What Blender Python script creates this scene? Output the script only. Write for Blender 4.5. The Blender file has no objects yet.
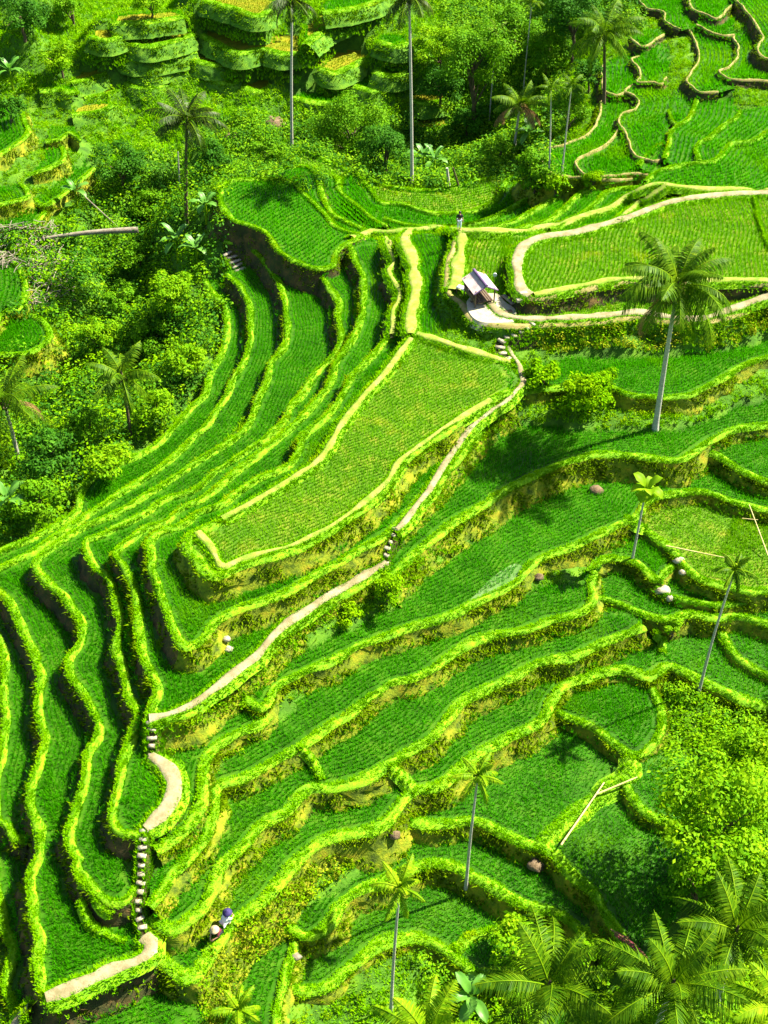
import bpy, math, random
import numpy as np
from mathutils import Vector
from mathutils.geometry import tessellate_polygon
rng = np.random.default_rng(7)
random.seed(7)
S = bpy.context.scene
C = S.collection

# ------------------------------------------------------------------ camera, sky, sun, exposure
CAM_Z, PITCH, FPX = 55.0, math.radians(42.0), 1250.0
cam = bpy.data.cameras.new('camera'); camo = bpy.data.objects.new('camera', cam); C.objects.link(camo)
camo.location = (0, 0, CAM_Z); camo.rotation_euler = (math.pi/2 - PITCH, 0, 0)
cam.sensor_fit = 'VERTICAL'; cam.sensor_height = 24.0; cam.lens = FPX/1024*24.0
cam.clip_start = 0.5; cam.clip_end = 6000
S.camera = camo
SUN_TO = Vector((0.62, 0.27, 0.80)).normalized()          # direction towards the sun
w = bpy.data.worlds.new('World'); S.world = w; w.use_nodes = True
nt = w.node_tree; bg = nt.nodes['Background']
sky = nt.nodes.new('ShaderNodeTexSky'); sky.sky_type = 'NISHITA'; sky.sun_disc = False
sky.sun_elevation = math.asin(SUN_TO.z); sky.sun_rotation = math.atan2(SUN_TO.x, SUN_TO.y)
nt.links.new(sky.outputs[0], bg.inputs[0]); bg.inputs[1].default_value = 0.05
sl = bpy.data.lights.new('sun', 'SUN'); so = bpy.data.objects.new('sun', sl); C.objects.link(so)
sl.energy = 4.6; sl.angle = math.radians(0.6); sl.color = (1.0, 0.94, 0.78)
so.rotation_euler = SUN_TO.to_track_quat('Z', 'Y').to_euler(); so.location = (0, 0, 90)
S.view_settings.view_transform = 'Standard'; S.view_settings.look = 'None'
S.view_settings.gamma = 1.0; S.view_settings.exposure = 2.1
S.render.engine = 'CYCLES'
S.cycles.max_bounces = 6; S.cycles.diffuse_bounces = 3; S.cycles.transmission_bounces = 3; S.cycles.glossy_bounces = 2
S.cycles.transparent_max_bounces = 4

# ------------------------------------------------------------------ pixel <-> place
FW = np.array([0, math.cos(PITCH), -math.sin(PITCH)]); UP = np.array([0, math.sin(PITCH), math.cos(PITCH)])
def ray(u, v):
    d = FW + UP*(512-v)/FPX + np.array([1.0, 0, 0])*(u-384)/FPX
    return d/np.linalg.norm(d)
def lift(pts, z):
    out = []
    for u, v in pts:
        d = ray(u, v); t = (z-CAM_Z)/d[2]; out.append((d[0]*t, d[1]*t))
    return np.array(out)
def smooth(P, n=4, closed=False):
    """Catmull-Rom through the points"""
    P = np.asarray(P, float); m = len(P); out = []
    rngk = range(m if closed else m-1)
    for i in rngk:
        p0 = P[(i-1) % m] if (closed or i > 0) else 2*P[0]-P[1]
        p1 = P[i]; p2 = P[(i+1) % m]
        p3 = P[(i+2) % m] if (closed or i+2 < m) else 2*P[-1]-P[-2]
        for k in range(n):
            t = k/n
            out.append(.5*((2*p1)+(-p0+p2)*t+(2*p0-5*p1+4*p2-p3)*t*t+(-p0+3*p1-3*p2+p3)*t**3))
    if not closed: out.append(P[-1])
    return np.array(out)
def resample(P, step):
    P = np.asarray(P, float); d = np.r_[0, np.cumsum(np.linalg.norm(np.diff(P, axis=0), axis=1))]
    n = max(2, int(d[-1]/step)+1); s = np.linspace(0, d[-1], n)
    return np.stack([np.interp(s, d, P[:, k]) for k in range(P.shape[1])], 1)

# ------------------------------------------------------------------ mesh helper
class MB:
    def __init__(s): s.v = []; s.f3 = []; s.f4 = []; s.m3 = []; s.m4 = []; s.n = 0
    def add(s, V, F, mat=0):
        V = np.asarray(V, np.float32).reshape(-1, 3); F = np.asarray(F, np.int64)
        if len(F) == 0: return
        (s.f3 if F.shape[1] == 3 else s.f4).append(F + s.n)
        (s.m3 if F.shape[1] == 3 else s.m4).append(np.full(len(F), mat, np.int32))
        s.v.append(V); s.n += len(V)
    def strip(s, rows, mat=0, closed=False):
        """rows: (n, k, 3) - a sweep of k-point profiles"""
        R = np.asarray(rows, np.float32); n, k = R.shape[:2]
        i = np.arange(n-1 if not closed else n)[:, None]; j = np.arange(k-1)[None, :]
        a = (i*k+j); b = (((i+1) % n)*k+j)
        F = np.stack([a, b, b+1, a+1], -1).reshape(-1, 4)
        s.add(R.reshape(-1, 3), F, mat)
    def tube(s, P, rad, sides=7, mat=0, cap=True):
        P = np.asarray(P, float); n = len(P); rad = np.broadcast_to(np.asarray(rad, float), (n,))
        T = np.gradient(P, axis=0); T /= np.linalg.norm(T, axis=1)[:, None]+1e-9
        ref = np.array([0, 0, 1.]) if abs(T[0, 2]) < .8 else np.array([1., 0, 0])
        A = np.cross(T, ref); A /= np.linalg.norm(A, axis=1)[:, None]+1e-9; B = np.cross(T, A)
        th = np.linspace(0, 2*math.pi, sides+1)
        R = P[:, None]+rad[:, None, None]*(np.cos(th)[None, :, None]*A[:, None]+np.sin(th)[None, :, None]*B[:, None])
        s.strip(R, mat)
        if cap:
            for e in (0, n-1):
                V = np.vstack([P[e], R[e, :-1]]); k = np.arange(sides)
                s.add(V, np.stack([0*k, 1+k, 1+(k+1) % sides], 1), mat)
    def box(s, c, size, rz=0, mat=0, rx=0, ry=0):
        from mathutils import Euler
        x, y, z = np.array(size)/2
        V = np.array([(-x,-y,-z),(x,-y,-z),(x,y,-z),(-x,y,-z),(-x,-y,z),(x,-y,z),(x,y,z),(-x,y,z)])
        M = np.array(Euler((rx, ry, rz)).to_matrix()); V = V @ M.T + np.array(c)
        s.add(V, [(0,3,2,1),(4,5,6,7),(0,1,5,4),(1,2,6,5),(2,3,7,6),(3,0,4,7)], mat)
    def build(s, name, mats, parent=None, smooth_=False, loc=None):
        me = bpy.data.meshes.new(name)
        V = np.concatenate(s.v) if s.v else np.zeros((0, 3), np.float32)
        f3 = np.concatenate(s.f3) if s.f3 else np.zeros((0, 3), np.int64)
        f4 = np.concatenate(s.f4) if s.f4 else np.zeros((0, 4), np.int64)
        m = np.concatenate((s.m3 or [np.zeros(0, np.int32)])+(s.m4 or [np.zeros(0, np.int32)]))
        if loc is not None: V = V-np.asarray(loc, np.float32)
        me.vertices.add(len(V)); me.vertices.foreach_set('co', V.astype(np.float32).ravel())
        nl = f3.size+f4.size; me.loops.add(nl)
        me.loops.foreach_set('vertex_index', np.concatenate([f3.ravel(), f4.ravel()]).astype(np.int32))
        tot = np.r_[np.full(len(f3), 3), np.full(len(f4), 4)].astype(np.int32)
        st = np.r_[0, np.cumsum(tot)[:-1]].astype(np.int32) if len(tot) else np.zeros(0, np.int32)
        me.polygons.add(len(tot)); me.polygons.foreach_set('loop_start', st); me.polygons.foreach_set('loop_total', tot)
        me.polygons.foreach_set('material_index', m)
        if smooth_: me.polygons.foreach_set('use_smooth', np.ones(len(tot), bool))
        for mt in (mats if isinstance(mats, (list, tuple)) else [mats]): me.materials.append(mt)
        me.update(); me.validate()
        o = bpy.data.objects.new(name, me); C.objects.link(o)
        if loc is not None and parent is None: o.location = loc
        if parent is not None: o.parent = parent
        return o
def blades(mb, P, h, spread, width, nb, mat=0, hvar=.35, lean=(0, 0)):
    """tufts of nb pointed blades standing at the points P"""
    P = np.asarray(P, float); n = len(P)
    if n == 0: return
    P = np.repeat(P, nb, 0); N = len(P)
    a = rng.uniform(0, 2*math.pi, N); H = h*(1+hvar*rng.uniform(-1, 1, N)); sp = spread*rng.uniform(.3, 1.2, N)
    D = np.stack([np.cos(a)*sp+lean[0], np.sin(a)*sp+lean[1], np.ones(N)], 1)*H[:, None]
    b = a+math.pi/2+rng.uniform(-.6, .6, N); W = np.stack([np.cos(b), np.sin(b), 0*b], 1)*(width/2)
    r = P.copy(); r[:, 0] += np.cos(a)*.04; r[:, 1] += np.sin(a)*.04
    V = np.stack([r-W, r+W, r+D*np.array([1, 1, .93])], 1).reshape(-1, 3)
    mb.add(V, np.arange(3*N).reshape(-1, 3), mat)
def leaves(mb, P, Nrm, size, mat=0, asp=.55, var=.4):
    """pointed leaf-shaped quads centred on P, facing roughly Nrm"""
    P = np.asarray(P, float); N = len(P)
    if N == 0: return
    n = np.asarray(Nrm, float)+rng.normal(0, .45, (N, 3)); n /= np.linalg.norm(n, axis=1)[:, None]
    t = rng.normal(0, 1, (N, 3)); t -= (t*n).sum(1)[:, None]*n; t /= np.linalg.norm(t, axis=1)[:, None]
    b = np.cross(n, t); s = (size*(1+var*rng.uniform(-1, 1, N)))[:, None]
    V = np.stack([P-t*s*.5, P+b*s*asp*.5-n*s*.06, P+t*s*.5-n*s*.12, P-b*s*asp*.5-n*s*.06], 1).reshape(-1, 3)
    mb.add(V, np.arange(4*N).reshape(-1, 4), mat)

# ------------------------------------------------------------------ object bookkeeping
def tag(o, label=None, cat=None, group=None, kind=None):
    if label: o['label'] = label
    if cat: o['category'] = cat
    if group: o['group'] = group
    if kind: o['kind'] = kind
    return o
def thing(name, label, cat, loc=(0, 0, 0), group=None):
    o = bpy.data.objects.new(name, None); C.objects.link(o); o.location = loc; o.empty_display_size = .3
    return tag(o, label, cat, group)

# ------------------------------------------------------------------ materials
def mat_new(name):
    m = bpy.data.materials.new(name); m.use_nodes = True; t = m.node_tree
    for n in list(t.nodes): t.nodes.remove(n)
    out = t.nodes.new('ShaderNodeOutputMaterial'); return m, t, out
def noise(t, scale, detail=4, rough=.6, vec=None):
    n = t.nodes.new('ShaderNodeTexNoise'); n.inputs['Scale'].default_value = scale
    n.inputs['Detail'].default_value = detail; n.inputs['Roughness'].default_value = rough
    if vec is None:
        g = t.nodes.new('ShaderNodeNewGeometry'); vec = g.outputs['Position']
    t.links.new(vec, n.inputs['Vector']); return n.outputs['Fac']
def ramp(t, fac, stops):
    r = t.nodes.new('ShaderNodeValToRGB'); t.links.new(fac, r.inputs[0]); e = r.color_ramp.elements
    while len(e) < len(stops): e.new(.5)
    for k, (p, c) in enumerate(stops): e[k].position = p; e[k].color = (*c, 1)
    return r.outputs[0]
def mixc(t, fac, a, b, mode='MIX'):
    m = t.nodes.new('ShaderNodeMix'); m.data_type = 'RGBA'; m.blend_type = mode
    for sock, val in ((m.inputs[0], fac), (m.inputs[6], a), (m.inputs[7], b)):
        if hasattr(val, 'links'): t.links.new(val, sock)
        elif isinstance(val, tuple): sock.default_value = (*val, 1)
        else: sock.default_value = val
    return m.outputs[2]
def mat_leaf(name, dark, mid, light, scale=.5, trans=.35, patch=None, rough=.9, spec=.0):
    """blade / leaf material: colour varies from patch to patch and from blade to blade"""
    m, t, out = mat_new(name)
    g = t.nodes.new('ShaderNodeNewGeometry')
    a = ramp(t, noise(t, scale, 3), [(.3, dark), (.5, mid), (.72, light)])
    b = ramp(t, g.outputs['Random Per Island'], [(0, dark), (.45, mid), (1, light)])
    c = mixc(t, .5, a, b)
    if patch:
        pf = ramp(t, noise(t, patch[1], 4, .65), [(patch[2], (0, 0, 0)), (patch[2]+.14, (1, 1, 1))])
        c = mixc(t, pf, c, patch[0])
    d = t.nodes.new('ShaderNodeBsdfPrincipled'); d.inputs['Roughness'].default_value = rough
    d.inputs['Specular IOR Level'].default_value = spec
    t.links.new(c, d.inputs['Base Color'])
    tr = t.nodes.new('ShaderNodeBsdfTranslucent'); t.links.new(mixc(t, 1.0, c, (1.0, 1.0, .55), 'MULTIPLY'), tr.inputs[0])
    mx = t.nodes.new('ShaderNodeMixShader'); mx.inputs[0].default_value = trans
    t.links.new(d.outputs[0], mx.inputs[1]); t.links.new(tr.outputs[0], mx.inputs[2]); t.links.new(mx.outputs[0], out.inputs[0])
    return m
def mat_solid(name, stops, scale=2, rough=.8, detail=6, bump=.0, bscale=12, stretch=None, spec=.3):
    m, t, out = mat_new(name); vec = None
    if stretch:
        g = t.nodes.new('ShaderNodeNewGeometry'); mp = t.nodes.new('ShaderNodeVectorMath'); mp.operation = 'MULTIPLY'
        t.links.new(g.outputs['Position'], mp.inputs[0]); mp.inputs[1].default_value = stretch; vec = mp.outputs[0]
    d = t.nodes.new('ShaderNodeBsdfPrincipled'); d.inputs['Roughness'].default_value = rough
    d.inputs['Specular IOR Level'].default_value = spec
    t.links.new(ramp(t, noise(t, scale, detail, .65, vec), stops), d.inputs['Base Color'])
    if bump:
        bn = t.nodes.new('ShaderNodeBump'); bn.inputs['Strength'].default_value = bump; bn.inputs['Distance'].default_value = .1
        t.links.new(noise(t, bscale, 5), bn.inputs['Height']); t.links.new(bn.outputs[0], d.inputs['Normal'])
    t.links.new(d.outputs[0], out.inputs[0]); return m
M = {}
M['rice'] = mat_leaf('rice_green', (.022, .19, .0006), (.048, .30, .0006), (.11, .43, .001), .25, .5, ((.15, .38, .001), .10, .53))
M['rice_shade'] = mat_leaf('rice_deep_green', (.022, .18, .0006), (.046, .28, .0006), (.09, .39, .001), .3, .5)
M['rice_young'] = mat_leaf('rice_yellow_green', (.06, .24, .0006), (.12, .35, .0006), (.22, .45, .001), .22, .45, ((.30, .40, .002), .35, .58))
M['rice_gold'] = mat_leaf('rice_golden', (.09, .19, .003), (.17, .26, .004), (.26, .31, .006), .4, .35, ((.26, .24, .008), .3, .5))
M['bund'] = mat_leaf('bund_grass', (.08, .28, .0005), (.165, .42, .0005), (.27, .50, .001), .35, .35, ((.33, .42, .001), .28, .60))
M['bund_far'] = mat_leaf('bund_dry_grass', (.20, .26, .02), (.32, .34, .05), (.45, .42, .10), .5, .3)
M['bank_grass'] = mat_leaf('bank_grass', (.06, .14, .001), (.13, .24, .0015), (.21, .31, .003), .45, .3)
M['scrub'] = mat_leaf('scrub_leaves', (.05, .18, .0015), (.13, .32, .002), (.28, .45, .003), .3, .35)
M['scrub_yellow'] = mat_leaf('dry_scrub', (.12, .19, .006), (.25, .30, .010), (.40, .38, .02), .4, .3)
M['leaf_dark'] = mat_leaf('dark_leaves', (.012, .065, .004), (.03, .13, .005), (.09, .25, .008), .5, .3, None, .6, .06)
M['leaf_mid'] = mat_leaf('mid_leaves', (.03, .13, .0015), (.085, .25, .002), (.20, .39, .004), .5, .35, None, .6, .06)
M['leaf_light'] = mat_leaf('bright_leaves', (.06, .21, .0015), (.15, .35, .002), (.31, .48, .003), .5, .4, None, .6, .05)
M['frond'] = mat_leaf('palm_frond', (.018, .065, .001), (.058, .15, .0015), (.19, .31, .005), .8, .4, None, .5, .1)
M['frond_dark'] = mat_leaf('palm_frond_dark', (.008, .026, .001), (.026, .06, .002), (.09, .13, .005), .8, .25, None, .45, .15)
M['frond_light'] = mat_leaf('palm_frond_yellow', (.055, .17, .001), (.15, .31, .002), (.36, .46, .008), .8, .4, None, .5, .1)
M['frond_dry'] = mat_leaf('palm_frond_dry', (.10, .05, .02), (.22, .13, .05), (.36, .25, .11), .8, .2)
M['banana'] = mat_leaf('banana_leaf', (.03, .14, .015), (.09, .28, .025), (.22, .42, .07), .8, .4, None, .42, .35)
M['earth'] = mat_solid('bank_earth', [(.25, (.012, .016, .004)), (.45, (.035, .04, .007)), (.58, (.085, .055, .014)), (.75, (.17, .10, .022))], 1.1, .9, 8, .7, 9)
M['earth_lit'] = mat_solid('bank_earth_ochre', [(.25, (.06, .08, .008)), (.42, (.16, .15, .012)), (.58, (.28, .16, .03)), (.75, (.40, .24, .06))], 1.0, .9, 8, .7, 9)
M['bund_soil'] = mat_solid('bund_turf', [(.3, (.08, .23, .001)), (.5, (.16, .36, .001)), (.7, (.26, .44, .001))], 1.6, .9, 6, .6, 14)
M['bund_dirt'] = mat_solid('bund_bare_earth', [(.3, (.13, .14, .02)), (.5, (.24, .20, .06)), (.7, (.34, .27, .11))], 1.6, .95, 6, .5, 14)
M['earth_rock'] = mat_solid('brown_rock', [(.25, (.05, .035, .015)), (.5, (.13, .09, .045)), (.75, (.24, .17, .11))], 2.2, .95, 8, .8, 8)
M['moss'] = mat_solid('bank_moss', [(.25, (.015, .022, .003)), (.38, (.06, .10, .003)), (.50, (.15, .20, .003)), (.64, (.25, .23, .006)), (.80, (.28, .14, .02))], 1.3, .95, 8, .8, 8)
M['greenbank'] = mat_solid('bank_turf', [(.25, (.015, .04, .004)), (.45, (.05, .15, .005)), (.65, (.12, .25, .007))], 1.3, .95, 8, .8, 8)
M['ground'] = mat_solid('undergrowth_ground', [(.3, (.02, .06, .002)), (.5, (.05, .14, .003)), (.7, (.11, .22, .005))], .6, .95, 8, .8, 5)
M['path'] = mat_solid('path_earth', [(.2, (.10, .10, .03)), (.42, (.20, .165, .08)), (.6, (.30, .26, .15)), (.8, (.36, .32, .21))], 1.1, .95, 7, .5, 16)
M['yard'] = mat_solid('yard_earth', [(.2, (.22, .19, .11)), (.45, (.36, .32, .22)), (.75, (.46, .42, .32))], 1.1, .95, 7, .5, 16)
M['path_grass'] = mat_solid('path_turf', [(.3, (.10, .22, .004)), (.5, (.21, .26, .03)), (.7, (.31, .31, .09))], 1.2, .95, 7, .5, 16)
M['stone'] = mat_solid('step_stone', [(.3, (.24, .20, .12)), (.7, (.46, .41, .31))], 3, .9, 6, .5, 20)
M['trunk_pale'] = mat_solid('palm_trunk_pale', [(.3, (.26, .25, .20)), (.6, (.42, .40, .34)), (.8, (.55, .53, .46))], 3, .9, 6, .5, 20, (1, 1, 5))
M['trunk_dark'] = mat_solid('trunk_brown', [(.3, (.04, .03, .015)), (.6, (.11, .08, .04)), (.8, (.20, .15, .09))], 3, .9, 6, .6, 15)
M['deadwood'] = mat_solid('bleached_wood', [(.3, (.12, .095, .06)), (.6, (.25, .22, .16)), (.8, (.36, .33, .26))], 3, .85, 6, .4, 20)
M['bamboo'] = mat_solid('bamboo_pole_pale', [(.3, (.40, .32, .08)), (.7, (.58, .50, .22))], 4, .5, 4, .2, 20)
M['roof'] = mat_solid('roof_sheet', [(.3, (.36, .26, .24)), (.5, (.48, .37, .35)), (.7, (.56, .46, .44))], 1.6, .75, 6, .3, 10)
M['ridge'] = mat_solid('roof_ridge', [(.3, (.09, .05, .12)), (.7, (.16, .10, .20))], 3, .7)
M['wood'] = mat_solid('hut_wood', [(.3, (.06, .04, .025)), (.7, (.16, .11, .07))], 5, .85, 5, .3, 20)
M['white'] = mat_solid('white_paint', [(.3, (.68, .70, .70)), (.7, (.82, .84, .84))], 3, .6)
M['skin'] = mat_solid('skin', [(.3, (.34, .17, .10)), (.7, (.44, .24, .15))], 5, .6)
M['hair'] = mat_solid('hair', [(.3, (.012, .009, .010)), (.7, (.03, .022, .02))], 8, .45)
M['navy'] = mat_solid('navy_cloth', [(.3, (.02, .015, .07)), (.7, (.05, .035, .14))], 6, .8)
M['maroon'] = mat_solid('maroon_cloth', [(.3, (.10, .012, .02)), (.7, (.16, .03, .04))], 6, .8)
M['black'] = mat_solid('black_cloth', [(.3, (.012, .012, .014)), (.7, (.03, .03, .035))], 6, .8)
M['palecloth'] = mat_solid('pale_blue_cloth', [(.3, (.52, .58, .74)), (.7, (.66, .70, .82))], 6, .8)
M['whitecloth'] = mat_solid('white_cloth', [(.3, (.70, .68, .66)), (.7, (.80, .79, .77))], 6, .8)
M['tan'] = mat_solid('straw', [(.3, (.42, .30, .14)), (.7, (.56, .44, .24))], 8, .8)
def mat_paddy(name, stops, rough):
    m, t, out = mat_new(name); d = t.nodes.new('ShaderNodeBsdfPrincipled')
    t.links.new(ramp(t, noise(t, .7, 6), stops), d.inputs['Base Color'])
    d.inputs['Roughness'].default_value = rough; d.inputs['Specular IOR Level'].default_value = .4 if rough < .3 else .1
    bn = t.nodes.new('ShaderNodeBump'); bn.inputs['Strength'].default_value = .35; bn.inputs['Distance'].default_value = .05
    t.links.new(noise(t, 6, 3), bn.inputs['Height']); t.links.new(bn.outputs[0], d.inputs['Normal'])
    t.links.new(d.outputs[0], out.inputs[0]); return m
M['paddy'] = mat_paddy('paddy_mud_water', [(.3, (.014, .05, .002)), (.5, (.03, .11, .003)), (.7, (.06, .14, .006))], .38)
M['puddle'] = mat_paddy('silty_water', [(.3, (.04, .12, .01)), (.5, (.09, .17, .04)), (.7, (.17, .23, .11))], .1)
M['paddy_water'] = mat_paddy('paddy_water', [(.3, (.010, .022, .006)), (.5, (.018, .035, .010)), (.7, (.035, .045, .02))], .25)
M['paddy_dry'] = mat_paddy('paddy_green_floor', [(.3, (.04, .12, .006)), (.5, (.09, .17, .010)), (.7, (.19, .21, .02))], .9)
M['paddy_gold'] = mat_paddy('paddy_golden_floor', [(.3, (.10, .15, .004)), (.5, (.18, .19, .006)), (.7, (.25, .20, .012))], .9)
# ------------------------------------------------------------------ the terraces, level by level
# z of the level, its outer rim, points that close it under the next level up, rice, rim kind, rim width, label
LAY = []
def T(z, edge, close, label, rice='rice', rim='bund', w=.62, ang=None, dens=1.0, bank='earth'):
    LAY.append(dict(z=z, edge=edge, close=close, label=label, rice=rice, rim=rim, w=w, ang=ang, dens=dens, bank=bank))
R, RS, RY, RG = 'rice', 'rice_shade', 'rice_young', 'rice_gold'
# --- west flank of the ridge, from the gully up to the spine
T(-7.6, [(205,281),(209,288),(216,298),(224,306),(227,328),(222,353),(209,378),(206,396),(192,407),(165,438),(140,456),(100,473),(86,486),(81,500),(78,512),(55,527),(30,540),(0,553),(-40,575),(-60,600),(-40,622),(-10,632),(0,645),(5,665),(4,690),(3,700),(6,725),(2,752),(-4,775),(-6,800),(-2,822),(8,826),(14,838),(28,844)],
  [(60,840),(60,700),(40,600),(60,560),(130,500),(215,430),(255,360),(250,300),(232,280)],
  'lowest rice terrace of the west flank, its outer rim bordering the jungle gully', RS)
T(-8.5, [(-30,846),(-8,850),(-4,880),(0,905),(5,928),(12,948),(10,968),(5,988),(14,1008),(16,1040)],
  [(40,1040),(50,980),(45,860),(20,842)], 'small rice terrace in the bottom left corner below a grassy cross bank', RS)
T(-6.4, [(227,276),(241,288),(249,305),(251,318),(250,340),(246,358),(237,376),(222,403),(207,426),(192,440),(175,457),(150,476),(125,491),(105,505),(84,518),(67,531),(47,543),(31,554),(16,562),(0,569),(-14,578),(-10,588),(0,594),(10,604),(20,624),(27,642),(37,659),(41,682),(37,707),(41,727),(46,740),(41,757),(37,770),(31,790),(32,810),(41,833),(41,853),(30,875),(31,898),(35,923),(39,943),(39,968),(41,992),(52,998),(75,985),(105,973),(135,961),(155,947)],
  [(150,930),(145,850),(110,800),(110,700),(80,600),(60,570),(110,530),(200,470),(255,410),(290,340),(280,280),(262,258),(240,246)],
  'second terrace up from the gully, winding down to the long footpath at the bottom left', RS)
T(-5.2, [(225,242),(246,246),(258,255),(272,272),(282,293),(286,316),(288,330),(283,350),(272,364),(267,383),(257,406),(247,428),(229,444),(207,456),(192,467),(170,482),(151,493),(131,506),(114,515),(94,524),(75,533),(55,546),(41,557),(36,567),(47,582),(62,597),(76,614),(82,628),(80,644),(69,660),(70,677),(82,692),(92,710),(99,725),(96,740),(87,755),(86,770),(82,788),(75,813),(67,838),(72,852),(78,860),(74,870),(85,882),(97,896),(110,903),(125,902),(136,890)],
  [(140,860),(140,820),(128,740),(125,700),(130,640),(118,575),(115,550),(150,525),(230,475),(300,425),(345,370),(345,310),(325,275),(300,255),(265,225),(235,222)],
  'third terrace up from the gully, its tail ending in a wedge beside the stone stairs', RS)
T(-4.0, [(312,266),(316,269),(322,279),(330,290),(337,296),(339,306),(338,321),(342,336),(337,351),(327,363),(312,378),(307,391),(292,406),(284,423),(264,441),(242,456),(217,473),(200,488),(184,495),(170,498),(159,504),(150,512),(139,518),(123,526),(108,534),(97,538),(87,541),(85,549),(89,562),(96,571),(109,580),(115,597),(119,615),(120,630),(117,652),(124,674),(127,697),(135,709),(137,720),(130,742),(125,755),(121,772),(117,790),(112,810),(115,826),(125,834),(142,836),(158,824),(172,808),(177,792),(170,776),(158,766)],
  [(156,740),(150,700),(150,650),(140,590),(130,560),(140,545),(200,510),(300,445),(350,380),(365,320),(362,260),(345,258),(330,262)],
  'fourth terrace up from the gully, ending in the rounded plot by the bending footpath', R)
T(-2.8, [(350,248),(354,258),(358,266),(364,283),(364,300),(362,318),(354,338),(337,363),(329,386),(312,408),(292,428),(267,448),(242,468),(225,483),(209,494),(200,501),(187,507),(175,515),(166,523),(151,527),(137,536),(126,543),(119,550),(116,557),(124,566),(131,577),(136,590),(139,620),(140,639),(144,662),(155,679),(157,692),(151,709),(152,722),(165,722),(192,712),(215,690),(240,672),(262,655),(290,630),(320,610),(350,592),(379,574),(386,560),(392,545)],
  [(384,540),(300,570),(230,600),(190,600),(170,560),(160,540),(240,495),(340,430),(380,370),(385,340),(392,320),(394,290),(388,262),(390,245),(370,238)],
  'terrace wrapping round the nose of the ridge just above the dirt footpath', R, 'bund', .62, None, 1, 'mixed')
T(-1.5, [(392,340),(384,343),(369,361),(352,378),(342,396),(329,416),(304,436),(297,456),(287,468),(262,478),(242,491),(222,506),(208,510),(197,514),(190,522),(175,528),(162,532),(154,538),(150,546),(151,562),(156,579),(162,597),(167,612),(172,628),(181,645),(193,648),(207,637),(217,622),(242,609),(279,597),(312,579),(342,562),(384,537),(405,519),(425,498),(445,476),(470,447),(495,420),(512,405)],
  [(505,395),(440,430),(380,490),(300,545),(225,560),(200,535),(300,480),(380,400),(405,345),(400,338)],
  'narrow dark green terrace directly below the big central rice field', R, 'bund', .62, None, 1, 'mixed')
T(-0.2, [(410,341),(398,360),(384,378),(362,403),(339,433),(322,461),(299,478),(267,498),(244,511),(220,523),(201,531),(189,538),(187,548),(197,562),(209,575),(219,578),(242,568),(267,559),(299,549),(332,532),(357,514),(384,491),(399,468),(421,448),(446,433),(466,418),(489,403),(510,392)],
  [(515,378),(504,366),(470,352),(440,342),(425,336)],
  'big central yellow green rice field on the spine of the ridge', RY, 'bund', .75, .62, 1.15, 'moss')
# --- strips left of the hut
T(-1.4, [(389,243),(391,257),(394,266),(389,273),(394,284),(400,294),(399,303),(393,313),(393,325),(391,340)],
  [(400,346),(412,341),(414,290),(410,250),(400,238)], 'thin strip of rice under a pale earth rim, left of the broad pale footpath strip', R, 'bund_far', .5)
T(-0.5, [(400,239),(405,250),(411,262),(414,275),(416,290),(412,310),(411,325),(412,341)],
  [(425,342),(445,330),(450,290),(452,260),(458,238),(420,234)], 'strip of rice between the broad pale path and the bank below the hut', R, 'bund_far', .7)
# --- bowl behind the ridge top
T(-4.8, [(300,150),(340,168),(384,186),(420,191),(446,190),(470,184),(494,179),(509,178),(530,182)],
  [(545,196),(540,240),(300,235),(290,180)], 'sunken rice field in the bowl behind the path, ringed by a curved rim', RY, 'bund', .6)
T(-4.2, [(344,176),(356,174),(362,181),(373,193),(381,203),(400,205),(420,211),(440,215),(467,213),(482,208),(497,199),(506,183),(515,179),(530,183),(545,190)],
  [(690,185),(690,205),(640,222),(560,240),(480,240),(400,238),(340,215)], 'crescent terrace ringing the sunken bowl behind the footpath', R)
T(-4.2, [(323,176),(337,178),(340,190),(345,197),(359,208),(372,219),(387,227),(401,232)],
  [(380,240),(340,232),(318,210),(305,185)], 'third of the fan of plots right of the tongue shaped field', R)
T(-3.8, [(259,179),(280,171),(302,167),(311,170),(318,178),(321,190),(325,203),(332,214),(345,222),(366,231)],
  [(350,242),(300,225),(250,195)], 'sliver of rice along the upper right edge of the tongue shaped field', R)
T(-3.3, [(362,237),(339,229),(323,213),(309,199),(300,191),(297,186),(282,181),(259,180),(237,181),(227,185),(222,190),(219,197),(224,207),(229,217),(234,222),(249,226),(267,235),(279,252),(286,257),(300,264),(316,270),(333,267),(336,255),(345,246),(358,240)],
  [], 'tongue shaped bright rice field at the top left of the ridge', R, 'bund', .6, .9)
T(-2.9, [(384,219),(399,224),(420,227),(445,228),(466,226),(496,217),(524,202),(547,194),(560,192)],
  [(690,188),(690,205),(640,222),(560,240),(480,240),(400,238)], 'first long thin strip of rice behind the person on the path', R)
T(-1.5, [(470,232),(484,231),(514,222),(539,208),(555,199),(570,189)],
  [(690,185),(690,205),(640,222),(560,240),(480,240)], 'second thin strip behind the path, sweeping up to the right', R)
T(-0.5, [(515,231),(524,228),(547,222),(564,210),(577,197),(588,190),(600,180)],
  [(690,185),(690,205),(640,222),(560,240),(520,240)], 'third thin strip behind the path, with a broad bright rim', R)
T(0.1, [(550,231),(560,228),(582,215),(598,202),(606,193),(618,190),(649,187),(662,180)],
  [(690,185),(690,205),(640,222),(560,240)], 'short strip tucked below the fork where two pale footpaths part', R)
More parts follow.
